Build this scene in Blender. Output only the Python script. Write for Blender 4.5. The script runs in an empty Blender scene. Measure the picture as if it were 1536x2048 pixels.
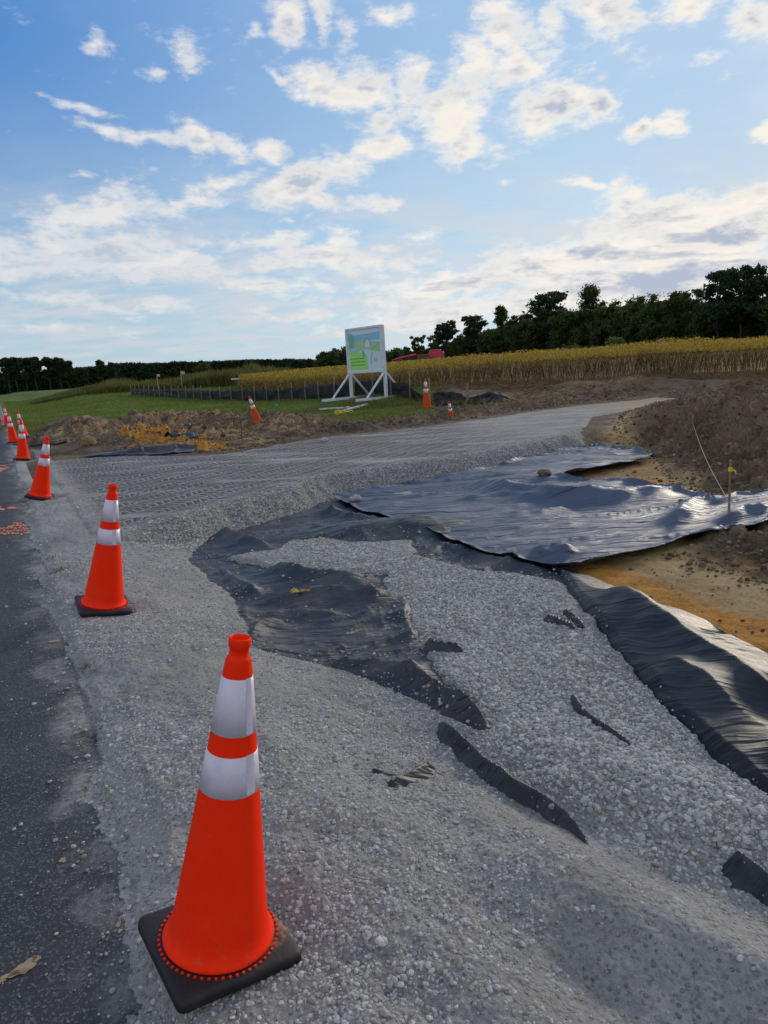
import bpy, math, random
import numpy as np
random.seed(7)
RS = np.random.RandomState(11)
R_ = math.radians
S = bpy.context.scene
COL = S.collection

# ------------------------------------------------------------ camera
FPX, PITCH, ROLL, CH = 1390.0, R_(11.69), R_(-3.5), 1.65
cd = bpy.data.cameras.new('camera'); cam = bpy.data.objects.new('camera', cd); COL.objects.link(cam)
cd.sensor_fit = 'VERTICAL'; cd.sensor_height = 36.0; cd.lens = FPX / 2048 * 36
cd.clip_start = 0.05; cd.clip_end = 8000
S.camera = cam
def rx(a): c, s = math.cos(a), math.sin(a); return np.array([[1, 0, 0], [0, c, -s], [0, s, c]])
def ry(a): c, s = math.cos(a), math.sin(a); return np.array([[c, 0, s], [0, 1, 0], [-s, 0, c]])
def rz(a): c, s = math.cos(a), math.sin(a); return np.array([[c, -s, 0], [s, c, 0], [0, 0, 1]])
CM = rx(math.pi / 2 - PITCH) @ rz(ROLL)
from mathutils import Matrix, Vector
cam.matrix_world = Matrix.Translation((0, 0, CH)) @ Matrix(CM.tolist()).to_4x4()

# ------------------------------------------------------------ light
SUN_AZ, SUN_EL = R_(36), R_(15)
W = bpy.data.worlds.new('World'); S.world = W; W.use_nodes = True
sd_ = bpy.data.lights.new('sun', 'SUN'); sd_.energy = 1.8; sd_.angle = R_(11); sd_.color = (1.0, .87, .70)
sun = bpy.data.objects.new('sun', sd_); COL.objects.link(sun)
sdir = Vector((math.sin(SUN_AZ) * math.cos(SUN_EL), math.cos(SUN_AZ) * math.cos(SUN_EL), math.sin(SUN_EL)))
sun.rotation_euler = sdir.to_track_quat('Z', 'Y').to_euler()
S.view_settings.view_transform = 'Standard'; S.view_settings.look = 'None'
S.view_settings.exposure = 0.12; S.view_settings.gamma = 1.0

def ray(px, py):
    d = CM @ np.array([(px - 768) / FPX, -(py - 1024) / FPX, -1.0]); return d / np.linalg.norm(d)
def at(px, py, z=0.0):
    d = ray(px, py); t = (z - CH) / d[2]; return float(d[0] * t), float(d[1] * t)
def along(px, py, D):            # point on the ray at horizontal distance D
    d = ray(px, py); h = math.hypot(d[0], d[1]); t = D / h
    return float(d[0] * t), float(d[1] * t), float(CH + d[2] * t)

# node helper -------------------------------------------------
class NT:
    def __init__(s, tree):
        s.t = tree; s.n = tree.nodes; s.l = tree.links
    def new(s, typ, **kw):
        n = s.n.new(typ)
        for k, v in kw.items():
            setattr(n, k, v)
        return n
    def put(s, sock, v):
        if v is None: return
        if isinstance(v, bpy.types.NodeSocket): s.l.new(v, sock)
        else: sock.default_value = v
    def math(s, op, a, b=None, c=None, clamp=False):
        n = s.new('ShaderNodeMath', operation=op, use_clamp=clamp)
        s.put(n.inputs[0], a); s.put(n.inputs[1], b); s.put(n.inputs[2], c); return n.outputs[0]
    def vmath(s, op, a, b=None):
        n = s.new('ShaderNodeVectorMath', operation=op)
        s.put(n.inputs[0], a); s.put(n.inputs[1], b)
        return n.outputs['Value'] if op in ('LENGTH', 'DOT_PRODUCT') else n.outputs[0]
    def noise(s, vec, scale, detail=4, rough=.55, dist=0.0, color=False, lac=2.0):
        n = s.new('ShaderNodeTexNoise'); s.put(n.inputs['Vector'], vec)
        n.inputs['Scale'].default_value = scale; n.inputs['Detail'].default_value = detail
        n.inputs['Roughness'].default_value = rough; n.inputs['Distortion'].default_value = dist
        n.inputs['Lacunarity'].default_value = lac
        return n.outputs['Color'] if color else n.outputs['Fac']
    def ramp(s, fac, lo, hi, a=0.0, b=1.0, smooth=True):
        n = s.new('ShaderNodeMapRange', interpolation_type='SMOOTHSTEP' if smooth else 'LINEAR')
        s.put(n.inputs[0], fac); n.inputs[1].default_value = lo; n.inputs[2].default_value = hi
        n.inputs[3].default_value = a; n.inputs[4].default_value = b; return n.outputs[0]
    def mix(s, fac, a, b, mode='MIX'):
        n = s.new('ShaderNodeMix', data_type='RGBA', blend_type=mode)
        s.put(n.inputs[0], fac)
        for sk, v in ((n.inputs[6], a), (n.inputs[7], b)):
            if isinstance(v, (tuple, list)) and len(v) == 3: v = (*v, 1)
            s.put(sk, v)
        return n.outputs[2]
    def mapping(s, vec, loc=(0, 0, 0), rot=(0, 0, 0), scale=(1, 1, 1), typ='POINT'):
        n = s.new('ShaderNodeMapping', vector_type=typ); s.put(n.inputs[0], vec)
        n.inputs[1].default_value = loc; n.inputs[2].default_value = rot; n.inputs[3].default_value = scale
        return n.outputs[0]

# ------------------------------------------------------------ world: sky with clouds
def build_world():
    T = NT(W.node_tree); T.n.clear()
    out = T.new('ShaderNodeOutputWorld'); bg = T.new('ShaderNodeBackground')
    T.l.new(bg.outputs[0], out.inputs[0]); bg.inputs[1].default_value = 0.12
    sky = T.new('ShaderNodeTexSky', sky_type='NISHITA'); sky.sun_disc = False
    sky.sun_elevation = SUN_EL; sky.sun_rotation = SUN_AZ; sky.air_density = 1.0; sky.dust_density = 1.2; sky.ozone_density = 2.2
    tc = T.new('ShaderNodeTexCoord'); v = tc.outputs['Generated']
    sp = T.new('ShaderNodeSeparateXYZ'); T.l.new(v, sp.inputs[0])
    az = T.math('ARCTAN2', sp.outputs[0], sp.outputs[1])
    el = T.math('ARCSINE', sp.outputs[2])
    cb = T.new('ShaderNodeCombineXYZ'); T.put(cb.inputs[0], az); T.put(cb.inputs[1], el)
    ae = cb.outputs[0]
    # plane-projected coordinates for the low, flattened bank
    zz = T.math('ADD', T.math('MAXIMUM', sp.outputs[2], 0.0), 0.10)
    cp = T.new('ShaderNodeCombineXYZ')
    T.put(cp.inputs[0], T.math('DIVIDE', sp.outputs[0], zz)); T.put(cp.inputs[1], T.math('DIVIDE', sp.outputs[1], zz))
    pl = cp.outputs[0]
    # warp
    wn = T.noise(v, 7.0, 3, .6, color=True)
    wv = T.vmath('SUBTRACT', wn, (.5, .5, .5))
    sc = T.new('ShaderNodeVectorMath', operation='SCALE'); T.put(sc.inputs[0], wv); sc.inputs[3].default_value = .07
    aew = T.vmath('ADD', ae, sc.outputs[0])
    def azel(px, py):
        d = ray(px, py); return math.atan2(d[0], d[1]), math.asin(d[2])
    blobs = [ # px, py, rx, ry, angle(deg, image), strength
        (187, 85, 34, 22, 0, 1), (295, 133, 26, 15, -15, .9), (370, 122, 48, 34, 40, 1), (578, 40, 52, 48, 30, 1.1), (660, 25, 26, 44, -20, .9),
        (545, 158, 34, 14, 0, .8), (500, 66, 16, 14, 0, .6), (715, 45, 26, 30, 0, .55), (780, 15, 40, 20, 0, .8),
        (655, 165, 85, 52, 15, 1.2), (725, 175, 70, 62, 0, 1.2), (740, 238, 48, 42, 0, 1), (820, 175, 66, 74, 0, 1.0), (905, 235, 92, 70, 0, 1.15),
        (960, 125, 70, 60, -30, .95), (1010, 60, 70, 80, 0, .95), (1045, 140, 80, 34, 0, 1.05), (1000, 20, 60, 40, 0, 1.), (945, 312, 84, 38, -10, .9),
        (1185, 15, 100, 48, 0, 1.1), (1095, 40, 36, 50, 0, .85), (1105, 225, 92, 60, -15, 1.15), (1205, 212, 52, 38, 0, 1), (1070, 270, 60, 26, 0, .8), (1165, 150, 46, 22, 0, .55),
        (1288, 268, 34, 16, 0, 1), (1345, 268, 36, 22, 0, 1), (1352, 246, 28, 14, 0, .7), (1375, 18, 84, 50, 0, 1.05), (1500, 50, 70, 52, 0, 1.0), (1530, 260, 34, 22, 0, .9), (1405, 136, 34, 12, 0, .6),
        (175, 215, 88, 14, 14, .85), (215, 262, 56, 16, 18, .9), (300, 286, 90, 17, 8, .95), (392, 286, 54, 36, 35, 1.15), (455, 306, 50, 26, 20, 1.05), (535, 314, 50, 20, 10, 1), (160, 347, 34, 11, 18, .75),
        (740, 300, 76, 30, -8, 1), (690, 342, 52, 36, 0, .9), (600, 375, 84, 36, -20, 1.05), (640, 405, 56, 22, 20, .9), (440, 373, 78, 22, -10, .85), (385, 402, 80, 13, 0, .75), (760, 410, 56, 17, 0, .8),
        (570, 443, 20, 9, 0, .7), (610, 437, 15, 7, 0, .6), (1018, 366, 34, 14, 10, .55), (905, 392, 26, 10, 0, .45), (850, 470, 60, 14, 0, .5),
        (130, 445, 170, 56, -20, 1.0), (225, 425, 110, 44, -10, .95), (190, 500, 220, 44, 6, 1.05), (360, 520, 120, 34, 8, .95), (50, 520, 110, 42, 0, .95),
        (90, 592, 100, 18, 2, .85), (222, 612, 66, 14, 4, .8), (130, 655, 160, 16, 0, .55),
        (540, 475, 140, 22, -2, .85), (620, 515, 190, 34, 2, .85), (770, 520, 110, 26, 0, .8), (540, 565, 170, 16, 4, .75), (330, 600, 60, 24, 10, .75),
        (680, 490, 70, 14, 0, .7), (780, 490, 34, 14, 0, .8), (690, 620, 240, 14, -2, .6),
        (1180, 373, 70, 12, 0, .9), (1255, 395, 66, 46, -35, 1.0), (1290, 432, 130, 38, -15, 1.1), (1420, 430, 150, 44, -5, 1.1), (1520, 392, 90, 40, -15, 1.05), (1410, 485, 250, 64, -6, 1.25),
        (1160, 520, 260, 44, -14, 1.1), (940, 560, 260, 36, -8, .95), (1320, 560, 330, 64, -6, 1.2), (1040, 610, 330, 36, -4, .95), (800, 640, 200, 26, -3, .8), (1000, 500, 90, 22, -10, .6),
    ]
    cov = None
    for px, py, rx_, ry_, ang, st in blobs:
        a, e = azel(px, py)
        a1, e1 = azel(px + 40, py + 40 * math.tan(R_(ang)) if abs(ang) < 80 else py)
        rot = math.atan2(e1 - e, (a1 - a) * math.cos(e))
        kx = 1.5 * rx_ / FPX / max(.5, math.cos(e)) * math.cos(math.atan(math.hypot(px - 768, py - 1024) / FPX)) ** .9
        ky = 1.5 * ry_ / FPX * math.cos(math.atan(math.hypot(px - 768, py - 1024) / FPX)) ** 1.3
        m = T.mapping(aew, (a, e, 0), (0, 0, rot), (kx, ky, 1), 'TEXTURE')
        g = T.new('ShaderNodeTexGradient', gradient_type='SPHERICAL'); T.l.new(m, g.inputs[0])
        w = T.math('MULTIPLY', g.outputs['Fac'], st)
        cov = w if cov is None else T.math('MAXIMUM', cov, w)
    # ragged puffs, finer near the horizon
    vz = T.mapping(v, scale=(1, 1, 1.9))
    n1 = T.noise(vz, 15, 10, .66)
    n2 = T.noise(T.mapping(v, loc=(3, 1, 7), scale=(1, 1, 2.6)), 42, 8, .66)
    ns = T.math('ADD', T.math('MULTIPLY', n1, .65), T.math('MULTIPLY', n2, .35))
    # a low streaky bank all round the horizon
    bank = T.noise(T.mapping(pl, scale=(1.0, 1.5, 1)), 1.6, 9, .62)
    bmask = T.math('MULTIPLY', T.ramp(el, .30, .10), T.ramp(el, -.01, .05))
    # bright broken cloud added out of view, behind and overhead, to light the ground
    fill_cloud = T.math('MULTIPLY', T.math('MAXIMUM', T.ramp(sp.outputs[1], .55, .1), T.ramp(sp.outputs[2], .80, .90)), T.ramp(T.noise(v, 2.2, 4, .6), .25, .6, .1, .8))
    cov = T.math('MAXIMUM', cov, fill_cloud)
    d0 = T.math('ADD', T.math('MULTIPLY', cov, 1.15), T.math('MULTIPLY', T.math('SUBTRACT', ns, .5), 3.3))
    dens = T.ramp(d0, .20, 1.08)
    lowb = T.math('MULTIPLY', T.ramp(bank, .38, .62), T.math('MULTIPLY', bmask, .80))
    wisp = T.math('MULTIPLY', T.ramp(T.noise(T.mapping(v, loc=(5, 2, 0), scale=(1, 1, 2.2)), 4.5, 6, .6), .46, .78), T.ramp(sp.outputs[0], -.5, .7, .06, .42))
    # look toward the sun: warm side
    sdot = T.vmath('DOT_PRODUCT', v, tuple(sdir))
    warm = T.ramp(sdot, .45, 1.0)
    thick = T.ramp(d0, .55, 1.5)
    # undersides: compare the noise a little way above
    n3 = T.noise(T.mapping(v, loc=(-.010, 0, .05), scale=(1, 1, 1.9)), 12, 3, .55)
    n1s = T.noise(vz, 12, 3, .55)
    rel = T.math('SUBTRACT', n3, n1s)
    under = T.ramp(rel, -.05, .10)
    shade = T.math('MULTIPLY', thick, T.math('ADD', T.math('MULTIPLY', under, .85), .28), clamp=True)
    lowk = T.ramp(el, .24, .13)
    shade = T.math('MAXIMUM', shade, T.math('MULTIPLY', T.math('MULTIPLY', T.ramp(bank, .40, .62), lowk), T.math('MULTIPLY', T.ramp(d0, .5, 1.2), .95)))
    bright = T.mix(warm, (6.2, 6.15, 6.15, 1), (7.9, 7.3, 6.4, 1))
    grey = T.mix(warm, (3.9, 4.5, 5.4, 1), (3.6, 4.0, 4.9, 1))
    ccol = T.mix(shade, bright, grey)
    skyc = T.mix(1.0, sky.outputs[0], (.86, 1.0, 1.10, 1), 'MULTIPLY')
    # clear-air colour: richer overhead-left, milky toward horizon and sun
    hz = T.ramp(el, .42, .0)
    clear = T.mix(hz, (.50, 1.85, 4.7, 1), (3.5, 4.8, 5.6, 1))
    clear = T.mix(T.math('MULTIPLY', warm, .62), clear, (4.4, 5.9, 7.2, 1))
    skyc = T.vmath('MINIMUM', skyc, (8.5, 8.3, 8.0)); skyc = T.mix(.90, skyc, clear)
    c = T.mix(wisp, skyc, (5.6, 6.2, 6.9, 1))
    c = T.mix(lowb, c, T.mix(warm, (4.7, 5.0, 5.5, 1), (5.6, 5.4, 5.4, 1)))
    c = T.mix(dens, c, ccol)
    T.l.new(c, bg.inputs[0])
build_world()

# ------------------------------------------------------------ numpy noise, sdf
def _hash(ix, iy, seed):
    h = (ix.astype(np.int64) * 374761393 + iy.astype(np.int64) * 668265263 + seed * 1442695041) & 0xffffffff
    h = ((h ^ (h >> 13)) * 1274126177) & 0xffffffff
    return ((h ^ (h >> 16)) & 0xffff) / 65535.0
def vn(x, y, seed=0):
    ix = np.floor(x); iy = np.floor(y); fx = x - ix; fy = y - iy
    fx = fx * fx * fx * (fx * (fx * 6 - 15) + 10); fy = fy * fy * fy * (fy * (fy * 6 - 15) + 10)
    a = _hash(ix, iy, seed); b = _hash(ix + 1, iy, seed); c = _hash(ix, iy + 1, seed); d = _hash(ix + 1, iy + 1, seed)
    return (a + (b - a) * fx) * (1 - fy) + (c + (d - c) * fx) * fy
def fbm(x, y, sc, oc=4, seed=0, rough=.5):
    s = 0; a = 1; t = 0; x = x * sc; y = y * sc
    for i in range(oc):
        s = s + a * (vn(x + 13.7 * i, y - 7.3 * i, seed + i) * 2 - 1); t += a; a *= rough
        x, y = (x * 1.62 - y * 1.21), (x * 1.21 + y * 1.62)
    return s / t
def ridge(x, y, sc, oc=3, seed=0):
    s = 0; a = 1; t = 0; x = x * sc; y = y * sc
    for i in range(oc):
        n = 1 - np.abs(vn(x, y, seed + i) * 2 - 1) ; s = s + a * n ** 3; t += a; a *= .5
        x, y = x * 2.03 + 5, y * 2.03 - 3
    return s / t
def sst(v, a, b):
    t = np.clip((v - a) / (b - a), 0, 1); return t * t * (3 - 2 * t)
def P(pts, z=-.25):
    return [at(p[0], p[1], p[2] if len(p) > 2 else z) for p in pts]
def sdf(x, y, poly):            # positive inside
    poly = np.array(poly); d = np.full(x.shape, 1e9); ins = np.zeros(x.shape, bool)
    n = len(poly)
    for i in range(n):
        ax, ay = poly[i]; bx, by = poly[(i + 1) % n]
        ex, ey = bx - ax, by - ay; wx, wy = x - ax, y - ay
        t = np.clip((wx * ex + wy * ey) / (ex * ex + ey * ey + 1e-12), 0, 1)
        d = np.minimum(d, (wx - t * ex) ** 2 + (wy - t * ey) ** 2)
        c = ((ay <= y) & (y < by)) | ((by <= y) & (y < ay))
        xs = ax + (y - ay) * ex / (ey if abs(ey) > 1e-9 else 1e-9)
        ins ^= c & (x < xs)
    d = np.sqrt(d); return np.where(ins, d, -d)
def pline(x, y, pts):           # distance, signed side, running parameter 0..1
    pts = np.array(pts); L = np.hypot(*(pts[1:] - pts[:-1]).T); cum = np.concatenate([[0], np.cumsum(L)])
    best = np.full(x.shape, 1e9); side = np.zeros(x.shape); par = np.zeros(x.shape)
    for i in range(len(pts) - 1):
        ax, ay = pts[i]; ex, ey = pts[i + 1] - pts[i]; wx, wy = x - ax, y - ay
        t = np.clip((wx * ex + wy * ey) / (ex * ex + ey * ey), 0, 1)
        d = (wx - t * ex) ** 2 + (wy - t * ey) ** 2; m = d < best
        best = np.where(m, d, best); side = np.where(m, np.sign(ex * wy - ey * wx), side)
        par = np.where(m, (cum[i] + t * L[i]) / cum[-1], par)
    return np.sqrt(best), side, par
def fold(x, y, pts, H, w, w2=None, z=-.25, taper=.22):
    pp = P(pts, z)
    xs = [p[0] for p in pp]; ys = [p[1] for p in pp]; m = 5 * max(w, w2 or w)
    box = (x > min(xs) - m) & (x < max(xs) + m) & (y > min(ys) - m) & (y < max(ys) + m)
    o = np.zeros(x.shape)
    if not box.any(): return o
    xb = x[box] + .035 * fbm(x[box], y[box], 3.5, 2, 131); yb = y[box] + .035 * fbm(x[box], y[box], 3.5, 2, 135); d, s, t = pline(xb, yb, pp)
    ww = np.where(s > 0, w, w2 or w)
    o[box] = H * np.exp(-(d / ww) ** 1.35) * sst(t, 0, taper) * sst(1 - t, 0, taper); return o

# ------------------------------------------------------------ site plan (pixels of traced outlines -> metres)
EDGE_A, EDGE_B = np.array([-.62, 1.45]), np.array([-12.86, 24.3])      # edge of the asphalt
ED = (EDGE_B - EDGE_A) / np.linalg.norm(EDGE_B - EDGE_A)
EN = np.array([ED[1], -ED[0]])                                          # to the right, off the road
def sroad(x, y): return (x - EDGE_A[0]) * EN[0] + (y - EDGE_A[1]) * EN[1]
CONES = [  # base x, y, z, rotation vector (x, y), spin, height
    (-.546, 1.693, .074, -.063, .158, .618, .91),
    (-2.133, 4.961, .03, 0, .213, .50, .935), (-5.256, 10.547, .03, 0, .278, .25, .94),
    (-8.538, 16.648, .03, 0, .10, .15, .93), (-11.65, 22.3, .03, 0, -.03, .3, .93), (-12.45, 24.6, .02, 0, -.10, .3, .93),
    (-17.55, 33.3, .02, 0, -.02, .2, .93), (-21.2, 39.4, .02, 0, -.0, .1, .93)]
DRIVE = P([(250, 1092, 0), (350, 1094, -.16), (480, 1064), (640, 1014), (700, 990), (860, 964), (1000, 940), (1100, 917), (1195, 894), (1214, 868, -.2), (1222, 842, -.1), (1300, 818, 0), (1390, 790, .1),
           (1300, 793, 0), (1250, 801, 0), (1130, 813, 0), (1030, 826, 0), (900, 844, 0), (760, 862, 0), (600, 878, 0), (440, 906, 0), (360, 908, 0), (290, 906, 0), (190, 905, 0), (100, 894, 0), (20, 893, 0), (-60, 893, 0), (-60, 1100, 0)])
FG = P([(20, 960, 0), (200, 980, 0), (330, 1040, 0), (480, 1050), (700, 990), (860, 980), (1000, 1000), (1060, 1130), (1136, 1163), (1192, 1225), (1246, 1292), (1358, 1422), (1460, 1520), (1562, 1616), (1800, 1900), (2300, 2500)], -.25) + [(1.5, .3), (.6, -1.5), (-2.5, -1.5), (-2.2, .5)]
HOLE_S = P([(383, 1122), (410, 1150), (435, 1167), (472, 1198), (489, 1237), (504, 1275), (512, 1315), (577, 1320), (643, 1330), (693, 1338), (756, 1356), (840, 1392), (900, 1425), (965, 1458), (930, 1400), (880, 1358), (842, 1310), (812, 1250), (802, 1198), (777, 1194), (768, 1150), (693, 1154), (610, 1146), (540, 1135), (500, 1124), (440, 1120), (400, 1104)])
HOLE_N = P([(388, 1112), (400, 1090), (435, 1060), (500, 1050), (570, 1034), (627, 1012), (672, 992), (700, 980), (770, 985), (940, 1098), (868, 1073), (815, 1069), (775, 1080), (714, 1083), (650, 1077), (577, 1081), (547, 1100), (500, 1106), (440, 1118)])
HOLE_E = P([(826, 1110), (838, 1078), (900, 1072), (960, 1090), (1120, 1140), (1140, 1160), (1080, 1152), (1050, 1147), (960, 1142), (900, 1129)])
PIT_ORANGE = P([(1120, 1140), (1240, 1090), (1400, 1090), (1700, 1150), (2300, 1900), (1536, 1340)], -.25)
MOUND = P([(1262, 830, -.05), (1250, 872, -.15), (1305, 902, -.2), (1372, 945, -.2), (1400, 985, -.2), (1388, 1030, -.2), (1350, 1062, -.2), (1372, 1098, -.25), (1440, 1118, -.25), (1536, 1150, -.25), (1900, 1300, -.25), (2600, 1500, -.2), (2500, 900, 0), (1900, 745, 0.1), (1620, 742, .2), (1536, 752, .2), (1440, 768, .1), (1340, 792, 0)])
BANKL = P([(1470, 752, .1), (1250, 800, 0), (1130, 812, 0), (1030, 825, 0), (900, 843, 0), (760, 861, 0), (600, 877, 0)], 0)
HEAPS = P([(55, 890, 0), (120, 893, 0), (190, 903, 0), (290, 904, 0), (360, 904, 0), (440, 905, 0), (600, 876, 0), (680, 868, 0), (680, 838, .1), (560, 818, .1), (420, 822, .1), (330, 822, .1), (240, 838, .2), (130, 838, .2), (80, 862, 0)])
SOY = [along(480, 770, 62)[:2], along(640, 770, 46)[:2], along(760, 770, 38)[:2], along(870, 770, 35)[:2], along(1000, 765, 33)[:2], along(1200, 755, 32)[:2], along(1400, 745, 32.5)[:2], along(1700, 735, 33)[:2], along(2100, 735, 34)[:2],
       along(2100, 700, 110)[:2], along(1500, 700, 100)[:2], along(1100, 715, 125)[:2], along(800, 735, 180)[:2], along(600, 745, 230)[:2], along(470, 750, 230)[:2]]
CONE_PADS = []

def terrain(x, y):
    D = np.hypot(x, y); s = sroad(x, y)
    right = sst(x / np.maximum(D, .1), -.25, .12)
    z = (.60 * sst(D, 27, 34) + .35 * sst(D, 34, 110)) * right + (1 - right) * (.62 * sst(D, 34, 85) + .2 * sst(D, 85, 160))
    z = z * sst(s, 3, 9) + 0.0
    # the pit under the fabric, between the road and the drive
    sdg = sdf(x, y, DRIVE)
    south = sst(-sdg, -2.2, -1.2) * sst(15.5 - y + .15 * x, 0, 2.0)
    z = z - .30 * sst(s, .25, 1.7) * south * (1 - .35 * sst(2.6 - y, 0, 1.6))
    n_l = fbm(x, y, 1.1, 5, 3, .55); n_s = fbm(x, y, 5.5, 4, 9, .6)
    # rutted dirt floor
    z = z + south * sst(x, .8, 2.2) * (.020 * n_l + .014 * n_s + .008 * fbm(x, y, 17, 3, 12))
    # right-hand spoil mound
    dm = sdf(x, y, MOUND) + .35 * fbm(x, y, .9, 3, 21) + .12 * n_s
    mi = np.clip(dm, 0, None)
    big = sst(y, 8.0, 10.5)
    clod = np.abs(fbm(x, y, 2.3, 5, 31, .62))
    mf = sst(25 - D, 0, 9)
    z = z + mf * (1 - np.exp(-mi / 2.0)) * (.38 + .80 * big) + mf * sst(dm, 0, .5) * (.16 * n_l + .50 * (clod - .2) * (.4 + .6 * big) + .06 * n_s)
    # bank along the far side of the drive
    d, sd, t = pline(x, y, BANKL)
    off = d * np.where(sd < 0, 1, -1)           # positive beyond the drive
    lump = .55 + .45 * fbm(x, y, .55, 3, 41) * 1.6
    bank = (.28 * sst(off, -.05, .75) - .16 * sst(off, 1.2, 3.2) - .18 * sst(off, 6, 14)) * lump
    bk = sst(t, 0.0, .05) * sst(y, 14, 17) * (sst(D, 10, 14))
    z = z + bank * bk + sst(off, 0, .5) * sst(3.4 - off, 0, 1.4) * bk * (.22 * (clod - .2) + .06 * n_s)
    # spoil heaps and the hole on the left
    dh = sdf(x, y, HEAPS) + .5 * fbm(x, y, .5, 3, 51)
    z = z + sst(dh, 0, 1.4) * (.09 + .22 * fbm(x, y, .38, 3, 57) + .40 * (clod - .2) + .08 * n_s)
    for px, py, zz, r, h in ((165, 872, .1, 1.3, .42), (218, 885, .1, 1.1, .28), (330, 840, .1, 2.2, .32), (95, 880, 0, .9, .22), (240, 862, .1, 1.3, .30), (135, 862, .1, .9, .30), (520, 862, .1, 1.4, .18)):
        cx, cy = at(px, py, zz); z = z + h * np.exp(-((x - cx) ** 2 + (y - cy) ** 2) / r ** 2)
    cx, cy = at(286, 864, .0); z = z - .75 * np.exp(-(((x - cx) / 1.4) ** 2 + ((y - cy) / 2.3) ** 2) ** 2)
    cx, cy = at(500, 860, .0); z = z - .18 * np.exp(-(((x - cx) / 1.2) ** 2 + ((y - cy) / 1.6) ** 2))
    # a dark tuft of sod, the sign pad
    cx, cy = at(155, 838, .25); z = z + .38 * np.exp(-(((x - cx) / 1.3) ** 2 + ((y - cy) / 1.2) ** 2) ** 1.5) * (1 + .3 * n_s)
    for px, py, zt, rr_ in ((515, 866, .14, 1.7),):
        cx, cy = at(px, py, zt); w = np.exp(-(((x - cx) ** 2 + (y - cy + .5) ** 2) / rr_ ** 2) ** 2); z = z * (1 - w) + (zt + .03 * n_s - .16 * np.clip(cy - y, 0, 2)) * w
    z = z + .012 * n_s * sst(D, 9, 16) * sst(s, 1, 3) + .05 * fbm(x, y, .3, 3, 61) * sst(D, 16, 26) * sst(s, 2, 5)
    return z
def pads(x, y, z, off=0.0):   # gravel shoulder tips under each cone base
    for cx, cy, cz, lx, ly, sp_, h in CONES:
        r2 = (x - cx) ** 2 + (y - cy) ** 2
        w = np.exp(-(r2 / (.30 ** 2)) ** 2) * sst(sroad(x, y) + .05 * fbm(x, y, 6, 2, 7), .0, .10)
        zp = -off + cz - math.tan(ly) * (x - cx) + math.tan(lx) * (y - cy) - .008
        z = z * (1 - w) + zp * w
    return z
A_FOLDS = [ # traced fold crests of the dull under-sheet: points, height, widths
    ([(436, 1060), (480, 1078), (548, 1100)], .13, .05, .16), ([(388, 1122), (430, 1112), (505, 1118)], .05, .05, .10),
    ([(537, 1130), (575, 1142), (640, 1158), (700, 1160), (765, 1152)], .12, .06, .14), ([(480, 1205), (560, 1200), (640, 1192), (720, 1190), (800, 1205)], .12, .07, .16),
    ([(415, 1148), (450, 1150), (480, 1170), (530, 1195)], .08, .05, .14), ([(505, 1245), (560, 1225), (640, 1225), (700, 1235)], .05, .06, .10),
    ([(640, 1330), (720, 1328), (800, 1338), (880, 1345)], .09, .04, .10), ([(500, 1290), (520, 1262), (570, 1240)], .08, .04, .10),
    ([(756, 1352), (830, 1362), (900, 1400), (940, 1430), (980, 1472)], .13, .034, .048),
    ([(868, 1430), (900, 1490), (960, 1545), (1060, 1610), (1150, 1680), (1232, 1748)], .135, .030, .042),
    ([(1138, 1378), (1160, 1420), (1205, 1462), (1290, 1534)], .105, .018, .026),
    ([(775, 1645), (830, 1600), (870, 1550)], .115, .04, .05), ([(900, 1630), (950, 1655), (1000, 1700)], .11, .035, .045), ([(740, 1590), (790, 1600), (830, 1595)], .07, .03, .04),
    ([(1460, 1725), (1490, 1760), (1540, 1800), (1600, 1850)], .13, .025, .04),
    ([(1080, 1236), (1110, 1250), (1155, 1268)], .12, .03, .04), ([(1115, 1222), (1140, 1240), (1175, 1270)], .12, .03, .04), ([(800, 1190), (812, 1230), (830, 1290)], .05, .04, .06),
    ([(850, 1285), (880, 1295), (940, 1304)], .11, .03, .04),
    ([(640, 1015), (700, 1035), (780, 1050)], .10, .10, .10), ([(830, 1110), (890, 1090), (1000, 1120), (1120, 1150)], .07, .06, .10), ([(850, 1090), (930, 1098), (1060, 1132)], .05, .05, .05),
]
B_POLY = P([(668, 1000), (760, 1044), (838, 1060), (880, 1076), (930, 1100), (1040, 1130), (1112, 1141), (1160, 1144), (1215, 1128), (1290, 1108), (1370, 1078, -.22), (1420, 1060, -.15), (1452, 1042, -.05), (1470, 1010, .1), (1515, 1000, .15), (1560, 985, .2), (1640, 960, .3), (1640, 905, .35), (1536, 930, .25), (1470, 955, .1), (1432, 985, -.05), (1400, 982, -.15), (1330, 978), (1240, 970), (1118, 960), (1215, 940), (1308, 918), (1262, 902), (1205, 895), (1120, 905), (1000, 935), (900, 955), (820, 970), (730, 985)])
C_POLY = P([(1100, 1136), (1150, 1146), (1260, 1190), (1400, 1252), (1536, 1322), (1760, 1440), (2000, 1640), (2300, 2100), (1750, 1950), (1500, 1640), (1400, 1540), (1302, 1440), (1205, 1310), (1155, 1235)])
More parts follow.
